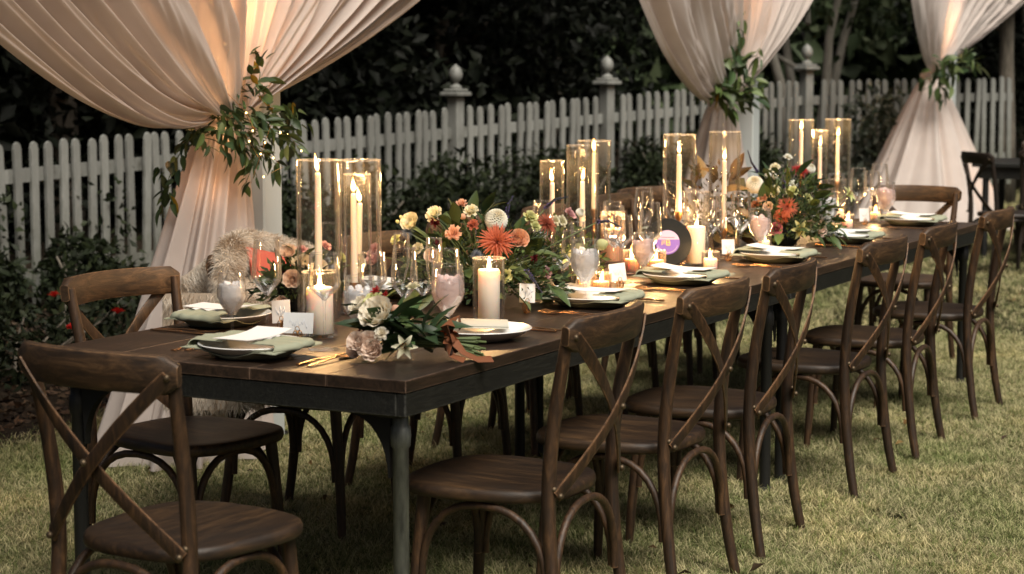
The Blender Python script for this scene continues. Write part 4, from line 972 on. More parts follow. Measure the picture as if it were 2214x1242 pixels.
# plates, napkins, menus, cutlery
def plate_mesh():
    b = MB(); b.lathe([(0, .002), (.075, .002), (.08, .0005), (.085, .003), (.118, .017), (.134, .028), (.1365, .030), (.135, .0318), (.118, .0215), (.085, .0075), (.06, .006), (0, .006)], 56); return b.mesh('plate', 40)
PLM = plate_mesh()
def napkin_mesh(W_, seed, both=True):
    # cloth passed under the plate, brought up round the rim and folded over its top
    half = [(.0, .0012), (.06, .0014), (.088, .003), (.115, .014), (.142, .024), (.151, .033), (.146, .0405), (.12, .040), (.08, .040), (.045, .041)]
    path = [(-x, z) for x, z in reversed(half)] + half[1:]
    if not both: path = [(-x, z) for x, z in reversed(half)] + half[1:5] + [(.165, .012), (.19, .004)]
    P = []
    for i in range(len(path) - 1):
        for k in range(3): t_ = k / 3; P.append((path[i][0] * (1 - t_) + path[i + 1][0] * t_, path[i][1] * (1 - t_) + path[i + 1][1] * t_))
    P.append(path[-1]); n1 = len(P) - 1; n2 = 16
    P = [P[0]] + [tuple((P[i - 1][k] + 2 * P[i][k] + P[i + 1][k]) / 4 for k in (0, 1)) for i in range(1, n1)] + [P[-1]]
    b = MB(); G = []
    for lay in (0, 1):
        for i in range(n1 + 1):
            x_, z_ = P[i]; x0, z0 = P[max(0, i - 1)]; x1, z1 = P[min(n1, i + 1)]; L = math.hypot(x1 - x0, z1 - z0); nx, nz = (z1 - z0) / L, -(x1 - x0) / L
            u = i / n1; over = max(0, min(1, (z_ - .02) / .02)); w_ = W_ * (1.12 - .30 * over)
            for j in range(n2 + 1):
                v = j / n2 - .5; y_ = v * w_ + .004 * math.sin(u * 13 + seed)
                under = 1 - over; q = math.hypot(x_, y_)
                zz = z_; xx = x_
                if under > 0 and q > .09: zz = max(z_, min(.03, (q - .09) * .62 + .003) * under + z_ * over)   # follows the underside of the plate
                rim = max(0, 1 - (abs(v) * 2) ** 2 * .16) if over > .3 else 1
                off = lay * .0018 + .0016 * math.sin(v * 26 + seed + u * 3) * (.3 + over) + .003 * abs(math.sin(v * 8 + seed + u * 2))
                b.v.append((xx * rim + nx * off, y_, max(.0006, zz + nz * off if zz + nz * off > .0006 else .0006 + lay * .0004))); b.c.append((1, 1, 1))
    m = (n1 + 1) * (n2 + 1); F = b.f
    def idx(i, j): return i * (n2 + 1) + j
    for i in range(n1):
        for j in range(n2): q = (idx(i, j), idx(i + 1, j), idx(i + 1, j + 1), idx(i, j + 1)); F.append(tuple(reversed(q))); F.append(tuple(k + m for k in q))
    for i in range(n1):
        for j in (0, n2): F.append((idx(i, j), idx(i + 1, j), idx(i + 1, j) + m, idx(i, j) + m))
    for j in range(n2):
        for i in (0, n1): F.append((idx(i, j), idx(i, j + 1), idx(i, j + 1) + m, idx(i, j) + m))
    return b.mesh('napkin', 60)
def flatware(kind):
    b = MB()
    if kind == 'knife':
        b.ribbon([(0, 0, .0035), (0, .05, .004), (0, .1, .004)], [.009, .011, .008], .005, (1, 0, 0)); b.ribbon([(0, .1, .004), (.001, .15, .0035), (.003, .2, .003), (.004, .225, .003)], [.010, .017, .017, .006], .0022, (1, 0, 0))
    elif kind == 'fork':
        b.ribbon([(0, 0, .003), (0, .06, .005), (0, .11, .008), (0, .135, .007)], [.012, .009, .006, .008], .003, (1, 0, 0)); b.ribbon([(0, .135, .007), (0, .15, .005), (0, .158, .005)], [.01, .024, .024], .0022, (1, 0, 0))
        for k in range(4): x_ = -.0098 + .0065 * k; b.ribbon([(x_, .157, .005), (x_, .18, .006), (x_, .2, .009)], [.0038, .0035, .002], .002, (1, 0, 0))
    else:
        b.ribbon([(0, 0, .003), (0, .06, .005), (0, .12, .008), (0, .145, .006)], [.012, .009, .006, .008], .003, (1, 0, 0))
        b.ribbon([(0, .145, .006), (0, .16, .0035), (0, .175, .0025), (0, .19, .003), (0, .2, .006)], [.009, .031, .037, .029, .008], .0022, (1, 0, 0))
    return b.mesh(kind, 50)
FW = {k: flatware(k) for k in ('knife', 'fork', 'spoon')}
for k in FW: FW[k].materials.append(M['gold'])
def cutlery(kind, label, x_, y_, rz): o = obj(kind, FW[kind], None, None, (x_, y_, TH + .0005), (0, 0, rz)); tag(o, label, kind, 'gold cutlery on the table'); return o
def place(nm, x_, y_, rz, nap=True, L_=.40, W_=.20, menu=True, nrot=0.0, sh=0.0):
    # rz: direction the guest looks (local +y away from the guest)
    o = obj('dinner_plate', PLM, M['ceramic'], None, (x_, y_, TH + (.0035 if nap else 0))); tag(o, 'white dinner plate at ' + nm, 'plate', 'white dinner plates')
    if nap:
        o = obj('napkin', napkin_mesh(W_, rnd() * 9), M['sage_linen'], None, (x_, y_, TH), (0, 0, rz + nrot)); tag(o, 'sage napkin across the plate at ' + nm, 'napkin', 'sage green napkins')
    if menu:
        b = MB(); b.grid(lambda u, v: ((u - .5) * .105, (v - .5) * .20, .0005 + .010 * (2 * v - 1) ** 2 * (1 if v > .5 else .3)), 2, 8); m0 = len(b.v)
        b.grid(lambda u, v: ((u - .5) * .105, (v - .5) * .20, -.0005 + .010 * (2 * v - 1) ** 2 * (1 if v > .5 else .3)), 2, 8)
        o = obj('menu_card', b.mesh('menu_card', 60), M['card'], None, (x_, y_, TH + .0495), (0, 0, rz + U(-.1, .1) + (PI / 2 if nrot else 0) * 0)); tag(o, 'white menu card at ' + nm, 'menu card', 'white menu cards')
place('the near head of the table', .168, .545, -PI / 2, True, .42, .20, True, 0)
place('the corner chair on the fence side', .62, .965, PI, True, .40, .19, True, 0)
place('the near corner lawn side, bare', .70, .185, 0, False, menu=False)
b = MB()
for k, dz in ((0, 0), (1, .004)): b.bbox((-.075 + k * .006, -.07, .001 + dz), (.075 - k * .004, .07, .0045 + dz), .0012)
o = obj('folded_napkin', b.mesh('folded_napkin', 40), M['card_cream'], None, (.735, .20, TH + .031), (.03, 0, .5)); tag(o, 'pale folded napkin resting on the bare plate', 'napkin')
for nm, x_, y_, j in (('the second chair from the near end, lawn side', 1.50, .235, .03), ('the third chair from the near end, lawn side', 2.21, .235, -.04), ('the fourth chair from the near end, lawn side', 3.07, .22, .02), ('the fifth chair from the near end, lawn side', 3.98, .24, -.03), ('the last chair on the lawn side', 4.98, .25, .02)):
    place(nm, x_, y_, j, True, .30, .21, True, PI / 2, .045)
for nm, x_, y_ in (('the chair under the fur throw', 1.45, .93), ('the fence side beyond the large flowers', 2.15, .93), ('the fence side before the middle candles', 3.8, .93), ('the fence side near the far end', 4.5, .93)): place(nm, x_, y_, PI, True, .4, .18, True, PI / 2)
cutlery('fork', 'gold fork left of the plate at the near head', .13, .765, PI / 2 + PI / 2 + .06 - PI / 2 - PI); cutlery('fork', 'second gold fork left of the plate at the near head', .145, .735, -PI / 2)
cutlery('knife', 'gold knife beside the plate at the near head', .07, .345, -PI / 2 + .05); cutlery('spoon', 'gold spoon beside the knife at the near head', .07, .315, -PI / 2 + .0)
cutlery('knife', 'gold knife at the corner setting near the table edge', .42, 1.06, PI + .0); cutlery('fork', 'gold fork at the corner setting near the table edge', .445, 1.06, PI)
cutlery('knife', 'gold knife right of the bare plate', .90, .06, .0); cutlery('spoon', 'gold spoon right of the bare plate', .93, .06, .02)
for i, x_ in enumerate((1.28, 1.98, 2.84, 3.76, 4.74)):
    nth = ['second', 'third', 'fourth', 'fifth', 'last'][i]
    cutlery('fork', f'gold fork left of the {nth} lawn side plate', x_, .09, .0); cutlery('fork', f'outer gold fork left of the {nth} lawn side plate', x_ - .03, .09, .02); cutlery('knife', f'gold knife right of the {nth} lawn side plate', x_ + .41, .08, .0)

# place cards in knotted brass holders
def place_card(nm, x_, y_, rz, wd=.085, hh=.055, lift=.02, tilt=.18, roll=0.0, tall=.026):
    t = thing('card_holder', 'knotted brass holder of the ' + nm, 'card holder', (x_, y_, TH), rz, 'brass place card holders')
    b = MB(); b.lathe([(0, 0), (.010, 0), (.0105, .003), (.008, .005), (0, .005)], 14); obj('base', b.mesh('base', 40), M['brass'], t)
    for k in range(5):
        a = 2 * PI * k / 5; b = MB(); r = .0065
        b.tube([(r * math.cos(a) + .0058 * math.cos(q) * math.cos(a), r * math.sin(a) + .0058 * math.cos(q) * math.sin(a), .004 + tall * .42 + tall * .42 * math.sin(q)) for q in [2 * PI * i / 14 for i in range(15)]], .0013, 6, cap=False); obj('loop', b.mesh('loop', 180), M['brass'], t)
    b = MB(); b.tube([(.006 * math.cos(q), -.003, tall + .004 + .007 * math.sin(q)) for q in [2 * PI * i / 16 for i in range(17)]], .001, 6, cap=False); obj('loop', b.mesh('loop', 180), M['brass'], t)
    c = thing('place_card', nm, 'place card', (x_, y_, TH), 0, 'white place cards'); c.rotation_euler = Euler((-tilt, roll, rz)).copy()
    b = MB(); b.box((-wd / 2, -.0004, lift), (wd / 2, .0004, lift + hh)); obj('card', b.mesh('card', 0), M['card'], c)
    b = MB(); n_ = 40; P = [(-wd * .3 + wd * .6 * i / n_, -.0009, lift + hh * .5 + hh * .17 * math.sin(i * 1.1) * math.cos(i * .31) + hh * .12 * math.sin(i * .45)) for i in range(n_ + 1)]; b.tube(P, .0004, 4); obj('handwriting', b.mesh('handwriting', 180), M['ink'], c)
# card front is local -y; turn it towards the guest
place_card('white place card facing the near head, with faint handwriting', .45, .60, -PI / 2 + .3, .082, .055, .018)
place_card('white place card tilted behind the one facing the near head', .56, .725, -PI / 2 + .0, .06, .062, .026, .12, -.12, .034)
place_card('white place card under the drooping blue flower spike', 1.25, .33, -.62, .052, .056, .03, .12, .08, .032)
place_card('small leaning place card by the fluted blush votive', 1.93, .34, -.85, .055, .058, .028, .12, -.1, .03)
place_card('small place card below the tall candle right of the record', 3.0, .38, -.85, .05, .055, .025, .12, 0, .03)
place_card('white place card at the last setting', 4.9, .45, -.55, .06, .06, .015, .1, 0, .02)

# the record
def record():
    t = thing('vinyl_record', 'small black vinyl record with purple label propped upright on the table', 'record', (2.660, .484, TH + .004), 0)
    yaw = -1.08; tl = -.2
    t.rotation_euler = (PI / 2 + tl, 0, yaw); R_ = .0875
    t.location = (2.660, .484, TH + .006 + R_ * math.cos(tl))
    b = MB(); b.lathe([(.019, -.001), (R_ - .001, -.001), (R_, 0), (R_ - .001, .001), (.05, .0008), (.019, .001)], 64, close=True); obj('disc', b.mesh('disc', 30), M['vinyl'], t)
    rl = .044
    def sector(a0, a1, r0, r1, z, n_=40):
        V = []; F = []
        for i in range(n_ + 1):
            a = a0 + (a1 - a0) * i / n_; V += [(r0 * math.cos(a), r0 * math.sin(a), z), (r1 * math.cos(a), r1 * math.sin(a), z)]
        for i in range(n_): F.append((2 * i, 2 * i + 1, 2 * i + 3, 2 * i + 2))
        b_ = MB(); b_.add(V, F); return b_.mesh('print', 0)
    obj('label_disc', sector(0, 2 * PI, .0035, rl, .0014, 64), M['label_purple'], t)
    V = []; n_ = 30; V.append((0, .012, .0018)); h0 = .010
    b_ = MB(); a0 = math.asin(h0 / rl); A = [a0 + (PI - 2 * a0) * i / n_ for i in range(n_ + 1)]
    b_.add([(rl * .985 * math.cos(a), rl * .985 * math.sin(a), .0018) for a in A], [tuple(range(n_ + 1))]); obj('label_band', b_.mesh('label_band', 0), M['label_lilac'], t)
    obj('label_ring', sector(PI * 1.1, PI * 1.9, rl * .84, rl * .88, .0018), M['label_lilac'], t)
    b_ = MB(); n_ = 26; P = [(-.024 + .05 * i / n_, .0175 + .0012 * math.sin(i * 2.3), .0022) for i in range(n_ + 1)]; b_.tube(P, .0008, 4); obj('small_print', b_.mesh('small_print', 180), M['label_ink'], t)
    # gold initials, two chunky marks
    for pts_ in ([(-.020, -.009), (-.020, .007), (-.012, -.007), (-.012, .008)], [(-.004, -.010), (-.004, .008), (.006, .008), (.007, .001), (-.002, -.001), (.008, -.002), (.009, -.010), (-.003, -.010)]):
        b_ = MB(); b_.ribbon([(x_, y_, .0024) for x_, y_ in pts_], .0045, .0008, (0.6, .6, 0.0)); obj('gold_letter', b_.mesh('gold_letter', 0), M['label_gold'], t)
    return t
record()
s_ = thing('record_stand', 'little brass stand holding the black record', 'stand', (2.650, .464, TH), -1.08)
for sx in (-.04, .04):
    b = MB(); b.tube([(sx, -.02, .016), (sx, -.018, .006), (sx, -.008, .004), (sx, .03, .004), (sx * .6, .045, .06)], .002, 6); obj('arm', b.mesh('arm', 180), M['gold'], s_)
    b = MB(); b.lathe([(0, -.005), (.004, -.003), (.005, 0), (.004, .003), (0, .005)], 10, (sx, -.02, .018)); obj('knob', b.mesh('knob', 180), M['gold'], s_)
# ------------------------------------------------------------------ flowers
def jit(c, k=.12): f = 1 + random.uniform(-k, k); return tuple(min(1, x * f) for x in c)
def petal(b, az, r0, L, W_, el0, el1, c0, c1, nu=4, nv=3, cupw=.25, wav=0.0, tip=.15, z0=0.0):
    # petal leaving the axis at azimuth az: elevation bends from el0 to el1 along its length
    cA, sA = math.cos(az), math.sin(az); V = []; C = []; x_ = r0; z_ = z0; F = []
    ph = rnd() * 6
    for i in range(nu + 1):
        s = i / nu; e = el0 + (el1 - el0) * s
        if i: x_ += L / nu * math.cos(e); z_ += L / nu * math.sin(e)
        ww = W_ * .5 * (math.sin(PI * min(1, (s * .9 + .12)) ** .8) ** .7 if i < nu else tip)
        for j in range(nv + 1):
            t = 2 * j / nv - 1; y_ = t * ww; up = cupw * abs(t) ** 2 * ww * 1.4 + (wav * math.sin(t * 5 + ph + s * 4) * L * s)
            px = x_ - math.sin(e) * up; pz = z_ + math.cos(e) * up
            V.append((px * cA - y_ * sA, px * sA + y_ * cA, pz)); C.append(tuple(a + (q - a) * s for a, q in zip(c0, c1)))
    for i in range(nu):
        for j in range(nv): a = i * (nv + 1) + j; F.append((a, a + nv + 1, a + nv + 2, a + 1))
    b.add(V, F, C)
PC = {'ivory': ((.90, .78, .58), (.94, .88, .76)), 'w': ((.80, .76, .58), (.88, .87, .80)), 'white': ((.78, .76, .62), (.86, .86, .8)), 'cream': ((.70, .66, .42), (.85, .81, .63)), 'lime': ((.42, .46, .14), (.72, .72, .38)),
      'blush': ((.90, .66, .52), (.94, .79, .68)), 'peach': ((.66, .28, .14), (.80, .50, .36)), 'coral': ((.33, .07, .04), (.55, .18, .115)), 'pink': ((.52, .22, .24), (.74, .46, .46)), 'mauve': ((.22, .05, .10), (.46, .18, .24)),
      'red': ((.30, .015, .02), (.52, .05, .05)), 'maroon': ((.05, .006, .01), (.13, .014, .02)), 'orange': ((.5, .06, .01), (.72, .15, .03))}
def flower_mesh(kind, colr):
    c0, c1 = PC[colr]; b = MB()
    if kind == 'rose':
        for l in range(6):
            n_ = 3 + l; op = l / 5
            for k in range(n_):
                az = 2 * PI * k / n_ + l * .7 + U(-.15, .15)
                petal(b, az, .03 + .05 * l, .42 + .09 * l, .34 + .16 * l, 1.45 - .5 * op, 2.15 - 1.35 * op, jit(c0), jit(c1), 4, 3, .5, .01, .6, .06 - .05 * op)
        b.lathe([(0, 0), (.10, .08), (.13, .25), (.09, .4), (0, .44)], 8, col=tuple(.5 * (x_ + y_) for x_, y_ in zip(c0, c1)))
    elif kind == 'ball':
        n_ = 190
        for k in range(n_):
            z_ = 1 - 1.55 * (k + .5) / n_; r_ = math.sqrt(1 - z_ * z_); a = k * 2.39996; d = Vector((r_ * math.cos(a), r_ * math.sin(a), z_)); u = d.cross(Vector((0, 0, 1))).normalized() if abs(z_) < .98 else Vector((1, 0, 0)); w_ = d.cross(u)
            s = .10 + .05 * (1 - max(z_, 0)); base = d * .36; tipp = d * .5 + w_ * -.03
            t = k / n_; cc = jit(tuple(a_ + (q - a_) * min(1, .25 + t * 2) for a_, q in zip(c0, c1)), .07)
            b.add([base, base.lerp(tipp, .6) + u * s * .75 - d * .0, tipp + w_ * s * .3, base.lerp(tipp, .6) - u * s * .75, base.lerp(tipp, .55) - w_ * s * .5], [(0, 1, 4), (0, 4, 3), (4, 1, 2), (4, 2, 3)], [tuple(x_ * .9 for x_ in cc)] + [cc] * 4)
    elif kind == 'spider':
        for l, (n_, e0, e1, L) in enumerate([(24, .05, -.25, .55), (22, .35, .05, .52), (18, .7, .35, .46), (12, 1.05, .75, .36), (9, 1.3, 1.1, .25)]):
            for k in range(n_): petal(b, 2 * PI * (k + .5 * l) / n_ + U(-.1, .1), .02, L * U(.85, 1.08), .075, e0 + U(-.1, .1), e1 + U(-.25, .2), jit(c0, .25), jit(c1, .2), 4, 2, .5, 0, .12)
    elif kind == 'ruffle':
        for l, (n_, e0, e1, L) in enumerate([(7, .55, .1, .52), (7, .85, .5, .48), (6, 1.15, .95, .42), (5, 1.4, 1.3, .34)]):
            for k in range(n_): petal(b, 2 * PI * (k + .5 * l) / n_ + U(-.2, .2), .03, L * U(.85, 1.1), .42, e0 + U(-.15, .15), e1 + U(-.3, .3), jit(c0), jit(c1), 4, 4, .35, .06, .6)
    elif kind == 'lily':
        for k in range(6): petal(b, 2 * PI * k / 6, .03, .6, .26, 1.15, -.25 + .1 * (k % 2), jit(c0), jit(c1), 6, 3, .35, .03, .2)
        for k in range(6): a = k * 1.05; b.tube([(0, 0, 0), (.06 * math.cos(a), .06 * math.sin(a), .22), (.14 * math.cos(a), .14 * math.sin(a), .36)], [.012, .01, .022], 5, col=(.25, .1, .03))
    elif kind == 'tuft':
        for l in range(4):
            for k in range(8): petal(b, U(0, 6.28), .02, U(.3, .55), .19, U(-.2, 1.3), U(-.3, 1.2), jit(c0, .3), jit(c1, .3), 3, 2, .4, .05, .35)
    elif kind == 'bud':
        b.lathe([(0, -.3), (.12, -.27), (.27, -.1), (.32, .08), (.26, .26), (.12, .42), (0, .48)], 12, col=c1)
        for k in range(4): petal(b, k * PI / 2, .1, .55, .3, 1.0, 1.75, (.12, .16, .05), (.2, .24, .08), 3, 2, .5, 0, .1, -.28)
    elif kind == 'thistle':
        for k in range(170):
            z_ = 1 - 1.75 * (k + .5) / 170; r_ = math.sqrt(max(0, 1 - z_ * z_)); a = k * 2.39996; d = Vector((r_ * math.cos(a), r_ * math.sin(a), z_)); u = d.orthogonal().normalized() * .02
            L = U(.34, .52) if z_ > -.3 else U(.4, .62); cc = jit((.12, .17, .27), .35); b.add([d * .1 + u, d * .1 - u, d * L], [(0, 1, 2)], [cc, cc, (.26, .33, .44)]); v = d.cross(u); b.add([d * .1 + v, d * .1 - v, d * L], [(0, 1, 2)], [cc, cc, (.26, .33, .44)])
    R_ = np.percentile(np.hypot(np.array([v[0] for v in b.v]), np.array([v[1] for v in b.v])), 97); k_ = .5 / R_; b.v = [tuple(x_ * k_ for x_ in v) for v in b.v]
    return b.mesh(kind, 180, True)
NAMES = {'rose': 'rose', 'ball': 'ball_dahlia', 'spider': 'spider_dahlia', 'ruffle': 'lisianthus', 'lily': 'lily', 'tuft': 'cosmos', 'bud': 'flower_bud', 'thistle': 'thistle'}
def put_flower(t, code, p, dia, d):
    kind, colr = (code.split('_') + ['w'])[:2]
    if kind == 'thistle': colr = 'w'
    me = cached(('fl', kind, colr, random.randrange(2)), lambda: flower_mesh(kind, colr)); q = Vector(d).normalized().to_track_quat('Z', 'Y').to_euler()
    return obj(NAMES[kind], me, M['petal'], t, p, (q.x, q.y, q.z), dia * 1.08)
def spike(t, P, r):
    # veronica: tapered curved spike of tiny florets
    P = [Vector(p) for p in P]; b = MB(); b.tube(P, [r * .5, r * .45, r * .2][:len(P)] if len(P) == 3 else r * .4, 6, col=(.05, .06, .06))
    for k in range(220):
        s = rnd() ** .9; i = s * (len(P) - 1.001); j = int(i); p = P[j].lerp(P[j + 1], i - j); d = Vector((random.gauss(0, 1), random.gauss(0, 1), random.gauss(0, 1))).normalized(); R_ = r * (1.05 - .8 * s)
        u = d.orthogonal().normalized() * r * .3; cc = jit((.075, .06, .19), .4); b.add([p + d * R_ * .3 + u, p + d * R_ * .3 - u, p + d * R_ * 1.15], [(0, 1, 2)], [cc, cc, jit((.14, .11, .3), .3)])
    obj('veronica_spike', b.mesh('veronica_spike', 180, True), M['petal'], t)
def arrangement(label, ctr, flw, nleaf, leafL, rx, ry, rz_, spikes=(), vase_r=.07, filler=1400, greens=GREENS, base_z=0.0, stuff_dir=0):
    c0 = Vector((ctr[0], ctr[1], TH)); t = thing('flower_arrangement', label, 'flowers', tuple(c0), 0, 'flower arrangements along the table')
    b = MB(); b.lathe([(0, .001), (vase_r * .6, .001), (vase_r * .7, .006), (vase_r, .05), (vase_r * 1.02, .075), (vase_r * .95, .075), (vase_r * .9, .05), (0, .02)], 28); obj('bowl', b.mesh('bowl', 50), M['black_iron'], t)
    heart = Vector((0, 0, .07)); b = MB()
    for code, p, dia in flw:
        q = Vector(p) - c0; d = (q - heart); d = d.normalized() + Vector((-.55, -.35, .15)); put_flower(t, code, q, dia, d)
        m = heart.lerp(q, .5) + Vector((0, 0, .01)); b.tube([heart + Vector((q.x * .15, q.y * .15, -.03)), m, q], [.0022, .002, .0018], 5)
    for P in spikes:
        P = [Vector(p) - c0 for p in P]; spike(t, P, .0085); b.tube([heart, heart.lerp(P[0], .6), P[0]], .002, 5)
    obj('stems', b.mesh('stems', 180), M['stem'], t)
    # small filler greenery in one mass
    n = filler; d = rdir(n); d[:, 2] = np.abs(d[:, 2]) * .9 + .02; r = np.random.rand(n) ** .5
    P = d * r[:, None] * np.array([rx, ry, rz_]) * .92 + np.array([0, 0, .035]); C = np.array(greens)[np.random.randint(0, len(greens), n)] * np.random.uniform(.5, 1.2, (n, 1)); L = np.random.uniform(.012, .034, n)
    V, F, C = leaf_cloud(P, d + rdir(n) * .7, L, L * .42, .2, C); V[:, 2] = np.maximum(V[:, 2], .004); f = obj('filler_greenery', np_mesh('filler_greenery', V, F, C), M['foliage'], t); f['kind'] = 'stuff'
    for k in range(nleaf):
        a = U(0, 2 * PI); e = U(-.25, 1.2); d = Vector((math.cos(a) * math.cos(e), math.sin(a) * math.cos(e), math.sin(e))); p = Vector((d.x * rx * U(.5, .85), d.y * ry * U(.5, .85), .05 + max(-.02, d.z) * rz_ * U(.55, .9)))
        put_leaf(t, p, d + Vector((U(-.5, .5), U(-.5, .5), U(-.5, .3))), leafL * U(.6, 1.2), random.choice(greens))
    return t
C1 = [('ball_w', (1.321, 0.47, 1.023), 0.066), ('spider_coral', (1.219, 0.413, 0.968), 0.109), ('rose_peach', (1.282, 0.379, 0.967), 0.052), ('ruffle_cream', (1.237, 0.634, 1.037), 0.053), ('rose_cream', (1.187, 0.68, 1.011), 0.052), ('ruffle_cream', (1.315, 0.553, 1.044), 0.045), ('ruffle_peach', (1.347, 0.603, 1.063), 0.036), ('ruffle_peach', (1.197, 0.547, 0.986), 0.049), ('ruffle_coral', (1.27, 0.521, 1.009), 0.036), ('bud_peach', (1.293, 0.568, 1.031), 0.018), ('tuft_maroon', (1.219, 0.62, 1.017), 0.033), ('tuft_maroon', (1.201, 0.597, 0.959), 0.027), ('thistle', (1.16, 0.684, 0.992), 0.041), ('thistle', (1.161, 0.45, 0.932), 0.043), ('rose_blush', (1.145, 0.588, 0.924), 0.038), ('ruffle_cream', (1.188, 0.661, 0.938), 0.039), ('ruffle_lime', (1.404, 0.4, 1.025), 0.047), ('ruffle_lime', (1.391, 0.375, 1.001), 0.033), ('spider_coral', (1.444, 0.363, 1.008), 0.073), ('ruffle_lime', (1.247, 0.4, 0.865), 0.041), ('ruffle_cream', (1.5, 0.342, 1.011), 0.037), ('ruffle_pink', (1.54, 0.335, 1.03), 0.04), ('ball_w', (1.584, 0.318, 1.034), 0.028), ('ruffle_cream', (1.474, 0.35, 1.015), 0.031), ('bud_lime', (1.576, 0.245, 0.938), 0.034), ('rose_pink', (1.245, 0.826, 0.904), 0.062), ('ruffle_lime', (1.246, 0.772, 0.957), 0.034), ('ruffle_pink', (1.401, 0.344, 0.864), 0.036), ('bud_lime', (1.253, 0.772, 1.012), 0.011), ('bud_lime', (1.259, 0.763, 1.026), 0.011), ('tuft_maroon', (1.345, 0.354, 0.911), 0.028)]
C0 = [('rose_blush', (0.942, 0.96, 0.929), 0.044), ('rose_ivory', (0.96, 0.92, 0.902), 0.041), ('rose_blush', (0.907, 0.924, 0.86), 0.049), ('ruffle_pink', (1.003, 0.955, 0.936), 0.036), ('rose_blush', (0.897, 0.951, 0.8), 0.032), ('rose_ivory', (0.997, 0.89, 0.889), 0.036), ('ruffle_pink', (1.052, 0.906, 0.945), 0.039), ('rose_ivory', (0.983, 0.962, 0.894), 0.036), ('ruffle_lime', (1.07, 0.864, 0.911), 0.036), ('rose_ivory', (1.091, 0.82, 0.898), 0.039), ('tuft_maroon', (0.945, 0.986, 0.875), 0.027)]
C2 = [('ball_w', (3.584, 0.499, 1.011), 0.069), ('ruffle_cream', (3.694, 0.455, 1.07), 0.045), ('ruffle_white', (3.78, 0.431, 1.112), 0.038), ('spider_red', (3.789, 0.38, 1.06), 0.076), ('ball_w', (3.828, 0.35, 1.067), 0.042), ('ruffle_peach', (3.595, 0.466, 0.959), 0.045), ('spider_coral', (3.579, 0.359, 0.926), 0.089), ('ruffle_cream', (3.6, 0.42, 0.983), 0.048), ('ruffle_lime', (3.631, 0.359, 0.983), 0.048), ('ruffle_white', (3.674, 0.37, 1.01), 0.037), ('rose_blush', (3.582, 0.438, 0.92), 0.037), ('rose_mauve', (3.569, 0.4, 0.837), 0.048), ('lily_lime', (3.592, 0.311, 0.836), 0.078), ('lily_lime', (3.849, 0.2, 0.962), 0.072), ('bud_white', (3.657, 0.477, 1.042), 0.019), ('bud_white', (3.662, 0.467, 1.045), 0.019), ('bud_white', (3.673, 0.445, 1.038), 0.022), ('spider_coral', (3.584, 0.383, 0.885), 0.063), ('ruffle_lime', (3.715, 0.323, 0.953), 0.041), ('rose_blush', (3.733, 0.278, 0.822), 0.045), ('ruffle_peach', (3.616, 0.504, 0.925), 0.045)]
BQ = [('rose_ivory', (0.263, 0.225, 0.855), 0.075), ('ruffle_lime', (0.3, 0.27, 0.886), 0.058), ('rose_blush', (0.25, 0.234, 0.792), 0.048), ('rose_blush', (0.26, 0.275, 0.769), 0.039), ('rose_blush', (0.243, 0.221, 0.769), 0.041), ('lily_cream', (0.266, 0.159, 0.784), 0.059), ('tuft_red', (0.322, 0.278, 0.914), 0.028), ('tuft_red', (0.349, 0.268, 0.904), 0.023), ('tuft_maroon', (0.266, 0.28, 0.836), 0.041), ('tuft_maroon', (0.251, 0.258, 0.807), 0.037), ('bud_peach', (0.29, 0.199, 0.874), 0.025), ('tuft_maroon', (0.3, 0.191, 0.829), 0.027), ('tuft_orange', (0.351, 0.092, 0.821), 0.039), ('ruffle_cream', (0.392, 0.211, 0.919), 0.035), ('tuft_maroon', (0.273, 0.299, 0.791), 0.025), ('rose_blush', (0.235, 0.262, 0.80), 0.036), ('ruffle_ivory', (0.24, 0.2, 0.826), 0.034), ('rose_ivory', (0.31, 0.31, 0.87), 0.045)]
arrangement('large low arrangement with coral spider dahlia, ivory ball dahlia and blue thistles', (1.37, .55), C1, 95, .085, .27, .30, .27,
            [((1.407, .481, 1.026), (1.412, .478, 1.06), (1.425, .468, 1.09)), ((1.465, .377, 1.054), (1.475, .352, 1.08), (1.50, .318, 1.088)), ((1.242, .328, .887), (1.232, .30, .862), (1.212, .262, .828)), ((1.516, .227, 1.013), (1.505, .185, 1.018), (1.49, .135, 1.003))], .085, 2200)
arrangement('blush and cream flowers half hidden behind the leftmost tall candle', (.99, .97), C0, 34, .06, .12, .14, .16, (), .055, 700)
arrangement('tall far arrangement with ivory ball dahlia and coral blooms beyond the record', (3.72, .42), C2, 80, .08, .24, .26, .32,
            [((3.65, .40, 1.0), (3.63, .39, 1.02), (3.60, .38, 1.03)), ((3.62, .50, 1.06), (3.6, .52, 1.10), (3.58, .53, 1.15))], .07, 2000)
BR = [(.12, .085, .03), (.16, .10, .04), (.08, .075, .03), (.10, .06, .03)]
arrangement('brownish arching foliage between the record candle and the far flowers', (3.52, .66), [], 46, .10, .17, .19, .36, (), .06, 500, BR)
arrangement('small greens and buds among the low votives at the second setting', (1.95, .55), [('lily_lime', (1.80, .47, .87), .05), ('bud_lime', (1.83, .44, .90), .03), ('bud_lime', (1.90, .5, .86), .025), ('ruffle_pink', (2.0, .62, .9), .04)], 40, .05, .14, .14, .2, (), .05, 600)

